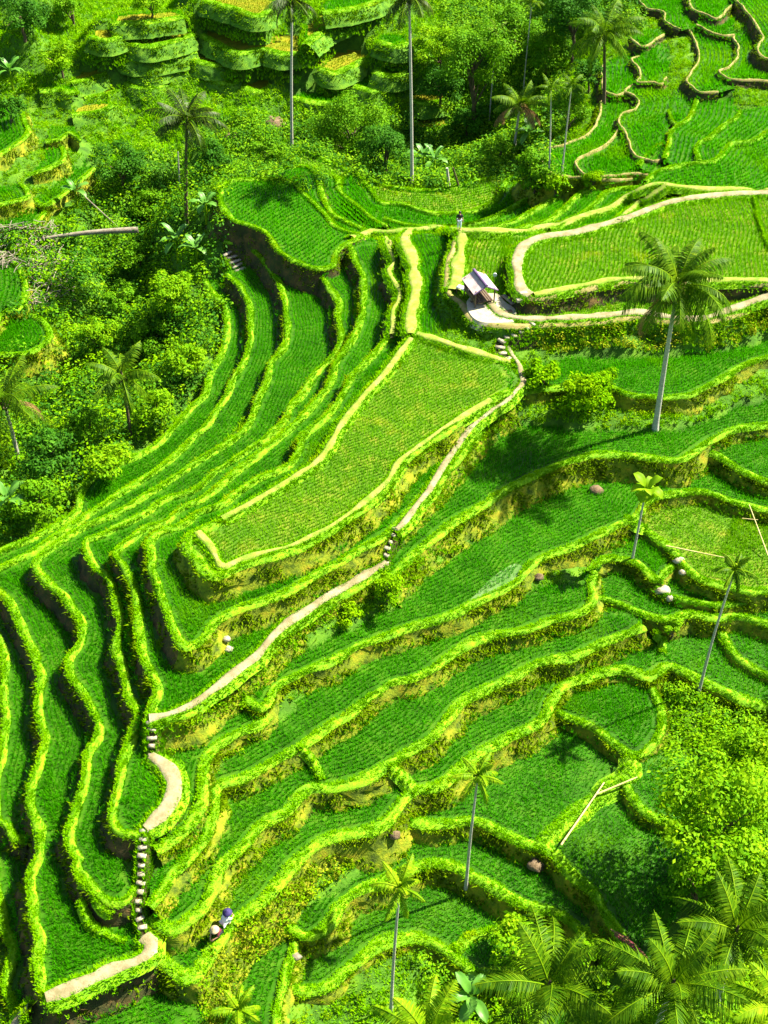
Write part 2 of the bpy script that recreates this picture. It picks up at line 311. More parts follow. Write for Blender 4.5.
# --- upper right slope
T(0.3, [(632,180),(612,181),(590,180),(572,179),(556,176),(548,172),(541,160),(540,151),(562,146),(586,136),(598,120),(602,102)],
  [(625,95),(660,120),(660,160),(640,180),(600,185)], 'lowest plot of the upper right slope, with two thin trunks before it', R, 'bund_far', .34, None, 1, 'moss')
T(0.6, [(648,176),(632,174),(610,177),(588,177),(581,173),(576,166),(578,160),(594,153),(610,142),(618,130)],
  [(640,120),(670,140),(670,160),(640,185)], 'low wedge plot of the upper right slope behind a short earth rim', R, 'bund_far', .34, None, 1, 'moss')
T(0.86, [(602,66),(602,78),(602,90),(610,95),(618,97),(625,93)],
  [(650,92),(650,60),(625,55)], 'tiny kinked plot under the upper right coconut palm', R, 'bund_far', .34)
T(1.04, [(664,160),(655,163),(645,160),(636,157),(632,152),(629,143),(627,134),(619,125),(622,115),(634,111),(638,103),(633,96),(625,92),(632,86)],
  [(660,80),(672,95),(668,130),(660,150),(648,160)], 'S rimmed green plot in the middle of the upper right slope', R, 'bund_far', .34)
T(1.52, [(640,57),(631,60),(637,68),(641,77),(636,83),(650,83),(662,85),(666,78)],
  [(672,60),(668,45),(650,45)], 'dark green plot with a straight lower edge on the upper right slope', R, 'bund_far', .34)
T(1.88, [(630,38),(636,44),(642,48),(650,45),(656,40),(664,36)],
  [(664,28),(645,30)], 'small oval plot beside the fronds of the upper right palm', R, 'bund_far', .34)
T(1.2, [(668,112),(672,122),(680,126),(690,118)],
  [(694,100),(685,85),(674,90)], 'pale teardrop plot amid grass on the upper right slope', R, 'bund', .5)
T(0.9, [(638,167),(645,158),(655,148),(664,144)],
  [(672,150),(668,168),(655,175)], 'small leaf shaped plot above the forking footpaths', R, 'bund', .5)
T(1.4, [(699,88),(697,92),(693,112),(685,122),(672,132),(668,147),(664,160)],
  [(680,172),(720,165),(745,130),(730,90)], 'broad plot like a thumb on the upper right slope below an earth rim', R, 'bund', .5)
T(1.6, [(740,112),(737,118),(723,127),(710,138),(696,147),(698,162)],
  [(720,172),(800,150),(800,100)], 'shaded plot at the right edge of the upper slope', R, 'bund', .55)
T(1.7, [(645,183),(657,173),(682,166),(713,162),(723,153),(730,145),(747,144),(760,138),(768,132),(800,120)],
  [(800,197),(740,197),(690,190),(650,188)], 'wide bright field beyond the pale footpath with a tree shadow on it', R, 'bund', .6)
T(2.12, [(677,30),(689,32),(695,41),(699,52),(698,63),(690,75),(687,80),(692,87),(699,93),(718,93)],
  [(735,88),(735,60),(728,38),(710,28)], 'tall curved plot behind a looping earth rim on the upper right slope', R, 'bund_far', .34)
T(2.48, [(640,2),(647,10),(656,11),(664,15),(665,22),(672,27),(680,31)],
  [(692,28),(684,5),(670,-15),(645,-15)], 'plot at the top edge above the zigzag earth rim', R, 'bund_far', .34)
T(2.66, [(696,26),(702,28),(711,34),(725,37),(734,36)], [(734,20),(700,18)],
  'dark little plot under a thin curved ledge near the top right', RS, 'bund_far', .34)
T(2.54, [(734,36),(737,49),(736,60),(729,69),(719,72),(726,78),(739,81),(756,81),(768,82),(800,84)],
  [(800,50),(760,40),(742,30)], 'green plot below the brown cut slope in the top right', R, 'bund_far', .34)
T(3.2, [(687,-5),(690,5),(694,11),(706,16),(718,20),(728,10),(736,2)], [(736,-20),(690,-20)],
  'bright plot on the top edge with a pale squared rim', R, 'bund_far', .34)
T(3.68, [(728,-8),(735,0),(744,10),(753,21),(760,32),(762,39),(756,48),(761,55),(768,60),(800,66)], [(800,-20),(740,-25)],
  'high bright field in the top right corner behind a pale winding rim', R, 'bund_far', .34)
# --- hut level and the big right field
T(1.0, [(463,231),(455,245),(450,262),(447,280),(449,296),(462,306),(470,318),(480,324),(500,327),(520,327),(560,325),(614,322),(640,319),(676,324),(701,325),(731,317),(768,306),(800,298)],
  [(800,200),(720,196),(690,188),(640,215),(560,236),(500,234)], 'terrace of the little hut with a clipped plot and a pale path on its rim', RY, 'bund_far', .8, None, 1.0, 'bank_scrub')
T(2.2, [(800,287),(768,285),(700,284),(660,285),(620,284),(590,289),(560,295),(532,300),(522,291),(518,275),(517,262),(523,250),(546,239),(576,234),(606,226),(632,218),(662,207),(690,201),(723,197),(753,195),(800,194)],
  [], 'largest field, flat and bright, behind the tall single coconut palm', RY, 'bund_far', .9, 1.4, 1.1)
# --- east side: down from the hut into the bowl
T(-1.0, [(516,374),(525,392),(545,390),(575,388),(608,388),(626,395),(651,398),(686,397),(700,392),(726,378),(746,366),(768,358),(800,345)],
  [(800,335),(726,350),(650,357),(576,355),(545,362),(530,368)], 'terrace crossed by the trunk of the tall single coconut palm', R, 'bund', .6, None, 1, 'moss')
T(-2.6, [(388,585),(400,572),(415,556),(432,540),(455,522),(481,508),(496,497),(524,482),(546,472),(576,461),(601,455),(638,458),(676,462),(690,456),(711,441),(736,431),(768,426),(800,420)],
  [(800,395),(740,405),(700,425),(650,431),(600,430),(540,426),(510,424),(470,455),(440,490),(405,535),(385,562)],
  'terrace dappled with palm shadow, reaching left to the stepped path', RS, 'bund', .7, None, 1, 'moss')
T(-3.3, [(700,452),(716,456),(728,464),(750,477),(768,483),(800,488)], [(800,425),(715,440)],
  'small shaded plot in the right edge hollow', RS, 'bund', .7, None, 1, 'moss')
T(-4.2, [(239,697),(250,704),(264,709),(279,688),(304,674),(332,662),(362,647),(384,638),(409,629),(446,619),(471,607),(496,594),(516,584),(526,570),(536,562),(559,552),(576,547),(601,534),(626,524),(640,516),(646,505),(658,498),(681,494),(703,493),(726,501),(751,508),(768,512),(800,520)],
  [(800,480),(760,486),(720,468),(692,462),(600,476),(540,488),(500,512),(484,530),(460,553),(430,570),(406,593),(384,610),(342,629),(317,642),(292,652),(259,677),(250,690)],
  'long terrace with a flooded silvery patch, first below the stepped footpath', R, 'bund', .7, None, 1, 'moss')
T(-4.9, [(636,524),(646,532),(661,542),(676,554),(686,571),(701,581),(726,587),(751,592),(768,591),(800,590)],
  [(800,500),(700,485),(655,492),(638,510)], 'broad yellowish plot with fallen bamboo poles under the right arching rim', RY, 'bund', .7, None, 1, 'moss')
T(-5.3, [(590,575),(598,564),(606,560),(616,559),(631,562),(648,574),(658,582),(668,572),(680,564)],
  [(672,548),(640,522),(605,542)], 'small plot at the foot of the young papaya tree', R, 'bund', .65, None, 1, 'moss')
T(-5.7, [(652,578),(658,590),(668,597),(691,602),(711,607),(735,604),(768,600),(800,600)],
  [(800,586),(720,580),(690,565),(675,566)], 'thin plot holding a pale rock on its rim, under the arching bank', R, 'bund', .6, None, 1, 'moss')
T(-6.1, [(588,604),(600,600),(613,603),(633,612),(651,619),(671,621),(690,615),(706,617),(726,619),(746,619),(768,626),(800,635)],
  [(800,598),(700,597),(650,580),(620,560),(600,568)], 'plot with a shrub on its rim, level with the slanting areca trunk', R, 'bund', .75, None, 1, 'moss')
T(-6.9, [(712,628),(721,634),(731,652),(746,664),(768,677),(800,690)], [(800,620),(730,612)],
  'plot at the right edge under a curved rim, right of the slanting areca trunk', R, 'bund', .6, None, 1, 'moss')
T(-5.2, [(150,908),(160,896),(175,876),(192,856),(207,838),(214,820),(214,800),(219,786),(247,778),(269,765),(285,756),(302,747),(322,732),(352,714),(372,697),(384,691),(396,684),(421,678),(444,662),(471,644),(491,637),(524,632),(546,622),(570,618),(586,612),(593,600),(590,588),(596,574)],
  [(603,566),(570,580),(540,588),(480,612),(400,643),(310,685),(280,716),(262,730),(235,755),(214,775),(205,800),(200,825),(175,855),(150,880)],
  'long terrace second below the stepped footpath, curling left toward the stone stairs', R, 'bund', .7, None, 1, 'moss')
T(-4.6, [(156,852),(172,842),(192,826),(201,805),(203,785),(206,764),(217,748),(237,735),(258,727),(268,716)],
  [(258,706),(235,698),(215,708),(192,722),(172,738),(180,790),(168,820),(152,842)],
  'crescent plot just right of the bend in the pale path', R, 'bund', .75, None, 1, 'moss')
T(-6.1, [(152,918),(160,925),(175,930),(192,918),(204,908),(212,888),(222,868),(247,845),(262,826),(287,815),(297,803),(312,791),(337,787),(362,780),(384,770),(409,753),(434,738),(449,719),(464,703),(489,690),(516,677),(539,664),(559,659),(576,657),(601,645),(631,634),(642,627)],
  [(642,610),(595,612),(560,625),(500,642),(430,676),(380,700),(310,752),(260,782),(232,795),(222,830),(190,872),(165,900),(155,908)],
  'long terrace third below the stepped footpath, ending at the hollow by the stairs', R, 'bund', .8, None, 1, 'moss')
T(-7.2, [(150,950),(160,957),(170,966),(182,975),(193,979),(200,973),(209,958),(219,940),(232,925),(247,914),(267,898),(282,878),(299,860),(317,845),(337,837),(362,833),(384,826),(396,810),(407,797),(416,792),(434,789),(451,780),(466,764),(484,752),(504,742),(524,732),(543,721),(553,700),(568,684),(585,680),(601,674),(626,671),(646,677),(657,673),(668,667),(681,672),(701,682),(726,694),(751,704),(768,707),(800,712)],
  [(800,640),(730,630),(660,626),(610,650),(560,664),(520,682),(470,710),(450,732),(400,770),(340,795),(300,815),(240,865),(215,905),(185,938),(158,940)],
  'fourth long terrace below the stepped footpath, people crouching on its rim', R, 'bund', .85, None, 1, 'moss')
T(-7.7, [(552,712),(565,718),(583,724),(601,734),(621,750),(638,757),(655,743),(662,728),(661,710),(655,695),(650,684)],
  [(648,678),(600,676),(575,684),(560,700)], 'rounded plot pinched by a forking rim, with a palm shadow in its corner', R, 'bund', .65, None, 1, 'moss')
T(-8.4, [(392,834),(396,826),(406,822),(426,824),(449,825),(469,822),(484,825),(504,835),(524,845),(539,850),(554,855),(564,868),(576,879),(591,893),(603,913),(613,928),(622,945),(627,965)],
  [(650,960),(690,890),(712,850),(712,800),(655,750),(640,755),(560,712),(500,745),(440,788),(408,800)],
  'wide plot with two bamboo poles and a big tree shadow on its right', R, 'bund', .9, None, 1, 'moss')
T(-7.9, [(624,782),(630,794),(638,806),(651,818),(671,825),(693,828),(715,825)], [(725,775),(690,752),(640,756),(628,765)],
  'plot behind a short dark water channel, beside the broad leafy tree', R, 'bund', .75, None, 1, 'moss')
T(-9.3, [(284,925),(292,931),(300,938),(312,938),(327,927),(342,906),(362,891),(384,883),(396,877),(416,868),(439,865),(461,870),(484,883),(501,893),(524,907),(549,913),(569,922),(590,940),(600,960)],
  [(630,950),(615,930),(590,905),(570,880),(500,838),(430,826),(392,838),(384,855),(367,864),(342,883),(317,898),(296,918)],
  'terrace with the areca palm standing on its rim, below the thick curved bank', R, 'bund', .85, None, 1, 'moss')
T(-9.6, [(297,938),(293,953),(286,980),(279,1003),(276,1040)], [(205,1050),(228,990),(240,965),(262,945),(288,932)],
  'isolated dark plot in the lower left slope of yellow scrub', RS, 'bund', .6, None, 1, 'moss')
T(-10.4, [(292,990),(304,993),(329,988),(347,973),(367,955),(384,943),(406,938),(426,940),(444,950),(464,965),(484,978),(499,985),(520,1000),(540,1030)],
  [(600,1010),(590,935),(500,895),(440,866),(384,886),(345,908),(318,940),(296,962)],
  'lowest terrace in the bottom middle, with the second areca palm before it', R, 'bund', .8, None, 1, 'moss')
T(-8.4, [(40,1075),(56,1012),(100,990),(160,968)], [(195,988),(206,1020),(205,1080)],
  'rice plot at the bottom edge under the dark bank of the path', R, 'bund', .5, None, 1, 'moss')
# --- far left bank of the gully
T(-6.2, [(-20,165),(0,156),(12,148),(28,135),(25,122),(22,110),(12,102)], [(-20,100)], 'largest plot on the far left bank, like a dark green apron', R, 'bund', .6, None, 1, 'moss')
T(-7.0, [(46,142),(59,141),(70,134),(82,142)], [(74,128),(52,126)], 'little plot at the crest of the far left bank', R, 'bund', .5, None, 1, 'moss')
T(-7.6, [(31,175),(45,171),(62,162),(64,152),(59,144)], [(46,143),(46,158)], 'boot shaped plot in the middle of the far left bank', R, 'bund', .6, None, 1, 'moss')
T(-8.2, [(-20,210),(0,206),(16,202),(28,198),(26,190),(20,185)], [(-20,190)], 'plot at the left edge under a round grassy knoll', R, 'bund', .6, None, 1, 'moss')
T(-9.0, [(35,200),(45,207),(62,196),(82,180),(94,170)], [(88,158),(70,172),(48,190)], 'curved strip of rice along the outer lip of the far left bank', R, 'bund', .6, None, 1, 'moss')
T(-9.5, [(-20,232),(0,228),(23,228),(37,223),(48,210)], [(40,204),(16,206),(-20,214)], 'grassy plot just above the pile of dry brush', RS, 'bund', .5, None, 1, 'moss')
T(-10.6, [(-10,330),(0,318),(8,312),(20,309),(25,298),(25,286),(19,268),(8,260),(-10,255)], [], 'bean shaped plot below the pile of dry brush at the left edge', RS, 'bund', .7, None, 1, 'moss')
T(-11.4, [(15,312),(30,316),(44,322),(50,338),(34,352),(5,356),(-15,352)], [(-15,322)], 'plot below the bean shaped one, half under a coconut palm', RS, 'bund', .7, None, 1, 'moss')
# --- golden shelves of the hillside behind
T(-2.7, [(199,35),(217,44),(239,54),(263,50),(281,54),(303,53),(312,42)], [(300,36),(255,30),(215,24)], 'longest golden shelf on the hillside, behind the thin tall palm trunk', RG, 'bund', .8, None, .7, 'greenbank')
T(0.2, [(205,0),(214,4),(232,9),(257,17),(270,11)], [(275,0),(240,-8),(208,-8)], 'golden shelf at the top edge left of the tall palm crown', RG, 'bund', .7, None, .7, 'greenbank')
T(-5.7, [(237,82),(252,91),(268,90),(283,83)], [(278,76),(240,75)], 'small golden shelf below a rocky overhang on the hillside', RG, 'bund', .6, None, .7, 'greenbank')
T(-4.0, [(312,58),(313,64),(321,70),(335,74),(352,67),(372,58)], [(362,50),(318,48)], 'oval golden shelf ringed by a bright rim on the hillside', RG, 'bund', .8, None, .6, 'greenbank')
T(-1.2, [(306,46),(310,42),(328,29),(352,22),(374,16)], [(378,4),(330,10),(305,25)], 'upper golden shelf whose bright rim slants up to the right', RG, 'bund', .8, None, .7, 'greenbank')
T(-6.6, [(410,101),(428,104),(447,100)], [(446,94),(412,94)], 'narrow shelf right of the tall bare palm trunk', RG, 'bund', .6, None, .7, 'greenbank')
T(-8.6, [(412,128),(430,131),(450,127)], [(448,119),(414,119)], 'lowest narrow shelf at the foot of the hillside, above the banana plants', RG, 'bund', .6, None, .7, 'greenbank')
T(-2.1, [(90,38),(107,42),(121,37)], [(118,30),(94,29)], 'olive shelf at the upper left of the hillside', RG, 'bund', .6, None, .7, 'greenbank')
T(-2.4, [(116,42),(144,47),(167,44),(192,36)], [(188,30),(130,34)], 'bright rimmed shelf in the middle upper left of the hillside', RG, 'bund', .8, None, .7, 'greenbank')
T(-0.6, [(113,24),(135,24),(162,21),(183,18)], [(180,11),(118,15)], 'uppermost grassy shelf at the upper left', RG, 'bund', .8, None, .7, 'greenbank')
T(-4.3, [(134,66),(149,72),(168,68)], [(164,61),(140,62)], 'short golden shelf with striped stubble above the dark palm', RG, 'bund', .6, None, .7, 'greenbank')
T(-5.0, [(72,84),(80,82),(96,78),(112,72)], [(108,66),(76,74)], 'olive shelf beside a rock notch on the left hillside', RG, 'bund', .6, None, .7, 'greenbank')
T(-6.2, [(84,98),(91,97),(107,95),(120,91)], [(116,86),(92,88)], 'shelf below the rock notch on the left hillside', RG, 'bund', .6, None, .7, 'greenbank')
T(-7.3, [(72,116),(80,115),(104,111),(114,106)], [(108,103),(80,106)], 'lowest left shelf of the hillside, above the dark bushes', RG, 'bund', .6, None, .7, 'greenbank')
T(-3.7, [(186,60),(200,63),(220,66),(240,62)], [(236,56),(196,54)], 'leafy shelf under the longest golden one', RG, 'bund', .7, None, .7, 'greenbank')

for e_, c_, l_ in (
  ([(118,57),(140,61),(170,58),(196,52)], [(190,47),(130,51)], 'grassy shelf just under the bright rimmed shelf of the upper left hillside'),
  ([(196,76),(212,81),(230,84),(238,80)], [(230,74),(205,70)], 'dim grassy shelf left of the small golden shelf with the overhang'),
  ([(292,98),(315,103),(336,104),(350,98)], [(340,92),(300,91)], 'grassy shelf above the crown of the big broad leafy tree'),
  ([(352,86),(376,92),(398,88)], [(394,80),(358,78)], 'grassy shelf just left of the tall bare palm trunk'),
  ([(376,72),(392,77),(406,73)], [(404,66),(380,65)], 'short grassy shelf right of the oval golden one'),
  ([(378,42),(396,48),(407,44)], [(404,36),(382,35)], 'bright short shelf left of the pale trunk, below the top edge'),
  ([(322,14),(345,11),(372,4),(392,-4)], [(388,-12),(325,2)], 'shelf along the top edge between the two bare palm trunks'),
  ([(40,92),(58,91),(76,94)], [(74,86),(44,84)], 'grassy shelf just above the crest of the far left bank'),
  ([(126,84),(146,88),(166,84)], [(162,78),(130,78)], 'grassy shelf below the striped stubble shelf, above the dark palm')):
    T(0, e_, c_, l_, R, 'bund', .8, None, .7, 'greenbank')
# ------------------------------------------------------------------ the lie of the land: a raster of heights, 0.25 m
X0, X1, Y0, Y1, RES = -76.0, 76.0, 14.0, 186.0, 0.25
NX, NY = int((X1-X0)/RES), int((Y1-Y0)/RES)
GX = X0+(np.arange(NX)+.5)*RES; GY = Y0+(np.arange(NY)+.5)*RES
def inside_mask(P):
    """even-odd scanline fill of polygon P (world xy) on the raster"""
    m = np.zeros((NY, NX), bool)
    a = P; b = np.roll(P, -1, 0)
    j0 = max(0, int((P[:, 1].min()-Y0)/RES)-1); j1 = min(NY, int((P[:, 1].max()-Y0)/RES)+2)
    for j in range(j0, j1):
        y = GY[j]; c = (a[:, 1] <= y) != (b[:, 1] <= y)
        if not c.any(): continue
        A, B = a[c], b[c]
        xs = np.sort(A[:, 0]+(y-A[:, 1])*(B[:, 0]-A[:, 0])/(B[:, 1]-A[:, 1]))
        for k in range(0, len(xs)-1, 2): m[j, (GX > xs[k]) & (GX < xs[k+1])] = True
    return m
# base ground: points known from the photograph's slopes, and the rims themselves
ctl = []
def cp(*pts):
    for u, v, z in pts:
        d = ray(u, v); t = (z-CAM_Z)/d[2]; ctl.append((d[0]*t, d[1]*t, z, 3.0))
cp((200,420,-9.8),(150,455,-9.6),(80,505,-10),(20,545,-10.2),(-20,560,-10.5),(215,330,-8.8),(203,290,-8.2),(190,250,-7.5),(205,200,-6),(222,180,-5.6),
   (150,380,-14.5),(170,320,-14.5),(100,420,-15),(40,460,-15.5),(0,500,-15.5),(130,300,-15.5),(150,240,-14),(190,190,-12),(100,330,-15),(60,380,-15.5),(30,420,-15.5),
   (60,260,-12),(100,250,-13),(30,240,-10.5),(60,350,-13.5),(20,370,-13.5),(100,200,-11),(110,160,-10),(30,150,-7.6),(30,180,-8.2),(70,150,-7.8),
   (250,168,-9),(300,160,-9.5),(350,165,-9.5),(400,175,-9),(450,180,-8.5),(500,172,-7),(540,172,-3),(520,140,-7),
   (470,130,-9),(420,140,-9.5),(350,130,-9),(280,135,-9),(220,145,-9.5),(160,150,-10),(100,100,-6.8),(160,100,-6.6),(230,102,-6.7),(300,100,-6.5),(370,95,-6.4),(440,112,-7.8),
   (500,90,-5.5),(550,110,-2),(580,80,0),(60,60,-3.6),(100,10,.5),(200,-10,1.6),(300,0,1),(400,40,-2),(450,60,-3.5),(500,20,-.5),(560,20,.4),(600,0,1.8),(630,20,1.9),
   (0,80,-5.5),(400,-60,6),(200,-60,6),(0,-60,5.5),(600,-60,8),(700,-60,8),(800,-30,6),(20,20,0),(-60,0,2),
   (720,740,-7.9),(740,800,-8.5),(700,775,-8.4),(760,860,-9.6),(700,920,-10.2),(650,1000,-11.3),(560,1000,-11.6),(450,1015,-11.8),(760,960,-11.2),(320,1015,-11.2),(768,1020,-12),
   (268,905,-8.2),(300,880,-8.3),(250,930,-8.6),(225,965,-8.8),(240,1010,-10),(340,870,-8.4),(210,990,-8.8),
   (560,345,-.2),(600,183,-.1),(630,181,.1),(620,340,0),(700,340,.1),(760,325,.2),(560,410,-1.7),(640,412,-1.8),(690,420,-1.9),(740,395,-1.8),
   (500,350,-.2),(460,335,.3),(480,340,.2),(505,375,-.4),(300,640,-3.4),(350,615,-3.3),(400,580,-3.2),(440,548,-3.3),(255,672,-3.5),
   (560,478,-3.3),(620,472,-3.4),(680,475,-3.5),(680,60,1.9),(680,40,2.1),(712,55,2.3),(745,25,3.2),(755,68,2.6),(680,75,1.7),(650,130,1.1),(660,110,1.2))
ctl0 = np.array(ctl)
def base0(x, y):
    d2 = (ctl0[:, 0]-x)**2+(ctl0[:, 1]-y)**2; w_ = 1/(d2+.35)**1.75
    return (w_*ctl0[:, 2]).sum()/w_.sum()
for L in LAY:                                       # shelves of the far slopes sit on the lie of the land
    if L['bank'] == 'greenbank':
        zs = []
        for u, v in L['edge'][::2]:
            d = ray(u, v); t = 90.0
            while t < 230 and CAM_Z+d[2]*t > base0(d[0]*t, d[1]*t): t += .4
            zs.append(CAM_Z+d[2]*t)
        L['z'] = float(np.mean(zs))+.10
for L in LAY:
    closed = not L['close']
    e = smooth(L['edge'], 5, closed)
    L['E'] = resample(np.vstack([lift(e, L['z']), lift(e[:1], L['z'])]) if closed else lift(e, L['z']), .45)
    L['closed'] = closed
    L['P'] = L['E'] if closed else np.vstack([L['E'], lift(L['close'], L['z'])])
    P = L['P']; q = np.roll(P, -1, 0)
    L['ccw'] = (P[:, 0]*q[:, 1]-q[:, 0]*P[:, 1]).sum() > 0
HL = np.full((NY, NX), -99.0); ID = np.full((NY, NX), -1)
order = sorted(range(len(LAY)), key=lambda k: LAY[k]['z'])
for k in order:
    m = inside_mask(LAY[k]['P']); LAY[k]['area'] = m.sum()*RES*RES
    HL[m] = LAY[k]['z']; ID[m] = k
def cell(x, y):
    return (np.clip(((np.asarray(y)-Y0)/RES).astype(int), 0, NY-1), np.clip(((np.asarray(x)-X0)/RES).astype(int), 0, NX-1))
for k, L in enumerate(LAY):
    for p in resample(L['E'], 2.5): ctl.append((p[0], p[1], L['z']-(.75 if L['bank'] != 'greenbank' else .35), 1.0 if L['bank'] != 'greenbank' else 5.0))
    if L['bank'] == 'greenbank':                    # the hillside falls away below each shelf
        Er = resample(L['E'], 2.0); tg = np.gradient(Er, axis=0); tg /= np.linalg.norm(tg, axis=1)[:, None]+1e-9
        Nr = np.stack([tg[:, 1], -tg[:, 0]], 1)*(1 if L['ccw'] else -1)
        for o_, dz_ in ((.9, .75), (1.9, 1.5), (3.0, 2.4)):
            for p in Er+Nr*o_:
                jj_, ii_ = cell(*p)
                if ID[jj_, ii_] < 0: ctl.append((p[0], p[1], L['z']-dz_, 5.0))
    for p in (lift(L['close'], L['z']) if L['close'] else []):
        j, i = cell(*p)
        if ID[j, i] in (-1, k): ctl.append((p[0], p[1], L['z']+.12, 1.5))
ctl = np.array(ctl)
BRES = 1.0
BX = np.arange(X0-2, X1+3, BRES); BY = np.arange(Y0-2, Y1+3, BRES)
bxx, byy = np.meshgrid(BX, BY); Q = np.stack([bxx.ravel(), byy.ravel()], 1)
BZ = np.zeros(len(Q))
for c0 in range(0, len(Q), 2000):
    q = Q[c0:c0+2000]; d2 = ((q[:, None]-ctl[None, :, :2])**2).sum(-1)
    wgt = ctl[:, 3]/(d2+.35)**1.75
    BZ[c0:c0+2000] = (wgt*ctl[:, 2]).sum(1)/wgt.sum(1)
BZ = BZ.reshape(bxx.shape)
for _ in range(1):
    BZ[1:-1, 1:-1] = .6*BZ[1:-1, 1:-1]+.1*(BZ[:-2, 1:-1]+BZ[2:, 1:-1]+BZ[1:-1, :-2]+BZ[1:-1, 2:])
def base_z(x, y):
    fx = np.clip((np.asarray(x)-BX[0])/BRES, 0, len(BX)-1.001); fy = np.clip((np.asarray(y)-BY[0])/BRES, 0, len(BY)-1.001)
    i = fx.astype(int); j = fy.astype(int); a = fx-i; b = fy-j
    return (BZ[j, i]*(1-a)+BZ[j, i+1]*a)*(1-b)+(BZ[j+1, i]*(1-a)+BZ[j+1, i+1]*a)*b
gx, gy = np.meshgrid(GX, GY)
HB = base_z(gx, gy)
H = np.where(ID >= 0, HL, HB)                     # flats and open ground, before the banks
HR = H.copy()                                     # with the banks leaning out from every rim
for dj in range(-7, 8):
    for di in range(-7, 8):
        d = math.hypot(dj, di)*RES
        if 0 < d <= 1.8:
            a = HL[max(0, dj):NY+min(0, dj), max(0, di):NX+min(0, di)]-max(0, d-.4)*1.9
            t = HR[max(0, -dj):NY+min(0, -dj), max(0, -di):NX+min(0, -di)]
            np.maximum(t, a, out=t)
LOW = np.zeros((NY, NX), bool)                    # cells of a flat that lie on its own rim
for dj in range(-2, 3):
    for di in range(-2, 3):
        if 0 < math.hypot(dj, di) <= 2.3:
            a = H[max(0, dj):NY+min(0, dj), max(0, di):NX+min(0, di)]
            LOW[max(0, -dj):NY+min(0, -dj), max(0, -di):NX+min(0, -di)] |= a < H[max(0, -dj):NY+min(0, -dj), max(0, -di):NX+min(0, -di)]-.15
def hz(x, y): return HR[cell(x, y)]
def ground(u, v, up=0.0):
    """where the sight line through a pixel meets the land (plus a height)"""
    d = ray(u, v); t = np.arange(30, 260, .12); p = np.array([0, 0, CAM_Z])+t[:, None]*d
    ok = p[:, 2] < HR[cell(p[:, 0], p[:, 1])]+up
    k = int(np.argmax(ok)) if ok.any() else len(t)-1
    q = p[k]; return np.array([q[0], q[1], float(hz(q[0], q[1]))])
def at_depth(u, v, y):
    d = ray(u, v); return np.array([0, 0, CAM_Z])+d*(y/d[1])
# ------------------------------------------------------------------ ground sheet
def proj(P):
    """world -> pixel, only to choose what grows where"""
    P = np.asarray(P, float)-np.array([0, 0, CAM_Z]); f = P @ FW
    return 384+FPX*P[:, 0]/f, 512-FPX*(P @ UP)/f
IN = ID >= 0
deep = IN.copy()
for dj, di in [(a*s, b*s) for s in (2, 4) for a in (-1, 0, 1) for b in (-1, 0, 1) if a or b]:
    deep[max(0, -dj):NY+min(0, -dj), max(0, -di):NX+min(0, -di)] &= IN[max(0, dj):NY+min(0, dj), max(0, di):NX+min(0, di)]
gs = .8
ex = np.r_[-900, -500, -260, -150, -100, np.arange(X0+2, X1-1.9, gs), 100, 150, 260, 500, 900]
ey = np.r_[-600, -300, -120, -40, 0, np.arange(Y0+1, Y1-.9, gs), 200, 230, 280, 400, 700, 1400]
exx, eyy = np.meshgrid(ex, ey)
ez = base_z(exx, eyy)
j, i = cell(exx.ravel(), eyy.ravel())
inr = (exx.ravel() > X0) & (exx.ravel() < X1) & (eyy.ravel() > Y0) & (eyy.ravel() < Y1)
zz = ez.ravel(); hl = HL[j, i]
zz = np.where(inr & deep[j, i], np.minimum(zz, hl-1.0), np.where(inr & IN[j, i], np.minimum(zz, hl-.10), zz))
free = ~(inr & IN[j, i])
zz = zz+np.where(free, rng.normal(0, .10, len(zz)), 0)
far = np.maximum(0, eyy.ravel()-Y1)*.28+np.maximum(0, np.abs(exx.ravel())-80)*.10   # the slopes go on beyond the frame
zz = zz+np.minimum(far, 60)
nx_, ny_ = len(ex), len(ey)
a = (np.arange(ny_-1)[:, None]*nx_+np.arange(nx_-1)[None]).ravel()
mb = MB(); mb.add(np.stack([exx.ravel(), eyy.ravel(), zz], 1), np.stack([a, a+1, a+nx_+1, a+nx_], 1))
g = mb.build('ground', M['ground'], None, True); tag(g, kind='structure')

# ------------------------------------------------------------------ terraces
fx_lay = HR-H
def profile_noise(n, amp, step):
    k = max(2, int(n*.45/step)+2)
    return np.interp(np.linspace(0, k-1, n), np.arange(k), rng.normal(0, amp, k))
PUDDLE = [(470,601),(480,590),(492,578),(506,568),(517,564),(523,570),(516,580),(503,588),(490,595),(478,603)]
def in_px(u, v, P):
    r = False
    for (x0, y0), (x1, y1) in zip(P, P[1:]+P[:1]):
        if (y0 <= v) != (y1 <= v) and u < x0+(v-y0)*(x1-x0)/(y1-y0): r = not r
    return r
pd = lift(smooth(PUDDLE, 4, True), -4.2); mb = MB()
mb.add(np.c_[pd, np.full(len(pd), -4.17)], np.array(tessellate_polygon([[Vector((x, y, 0)) for x, y in pd]])))
tag(mb.build('water', M['puddle']), kind='structure')
GROUP = 'rice terraces stepping down the ridge'
ntuft = 0; OCC = np.zeros((NY, NX), bool)
HD = HR.copy()                                    # a bare wet margin at the foot of every bank
for dj, di in ((0, 1), (1, 0), (0, -1), (-1, 0), (1, 1), (-1, 1), (1, -1), (-1, -1)):
    t = HD[max(0, -dj):NY+min(0, -dj), max(0, -di):NX+min(0, -di)]
    np.maximum(t, HR[max(0, dj):NY+min(0, dj), max(0, di):NX+min(0, di)], out=t)
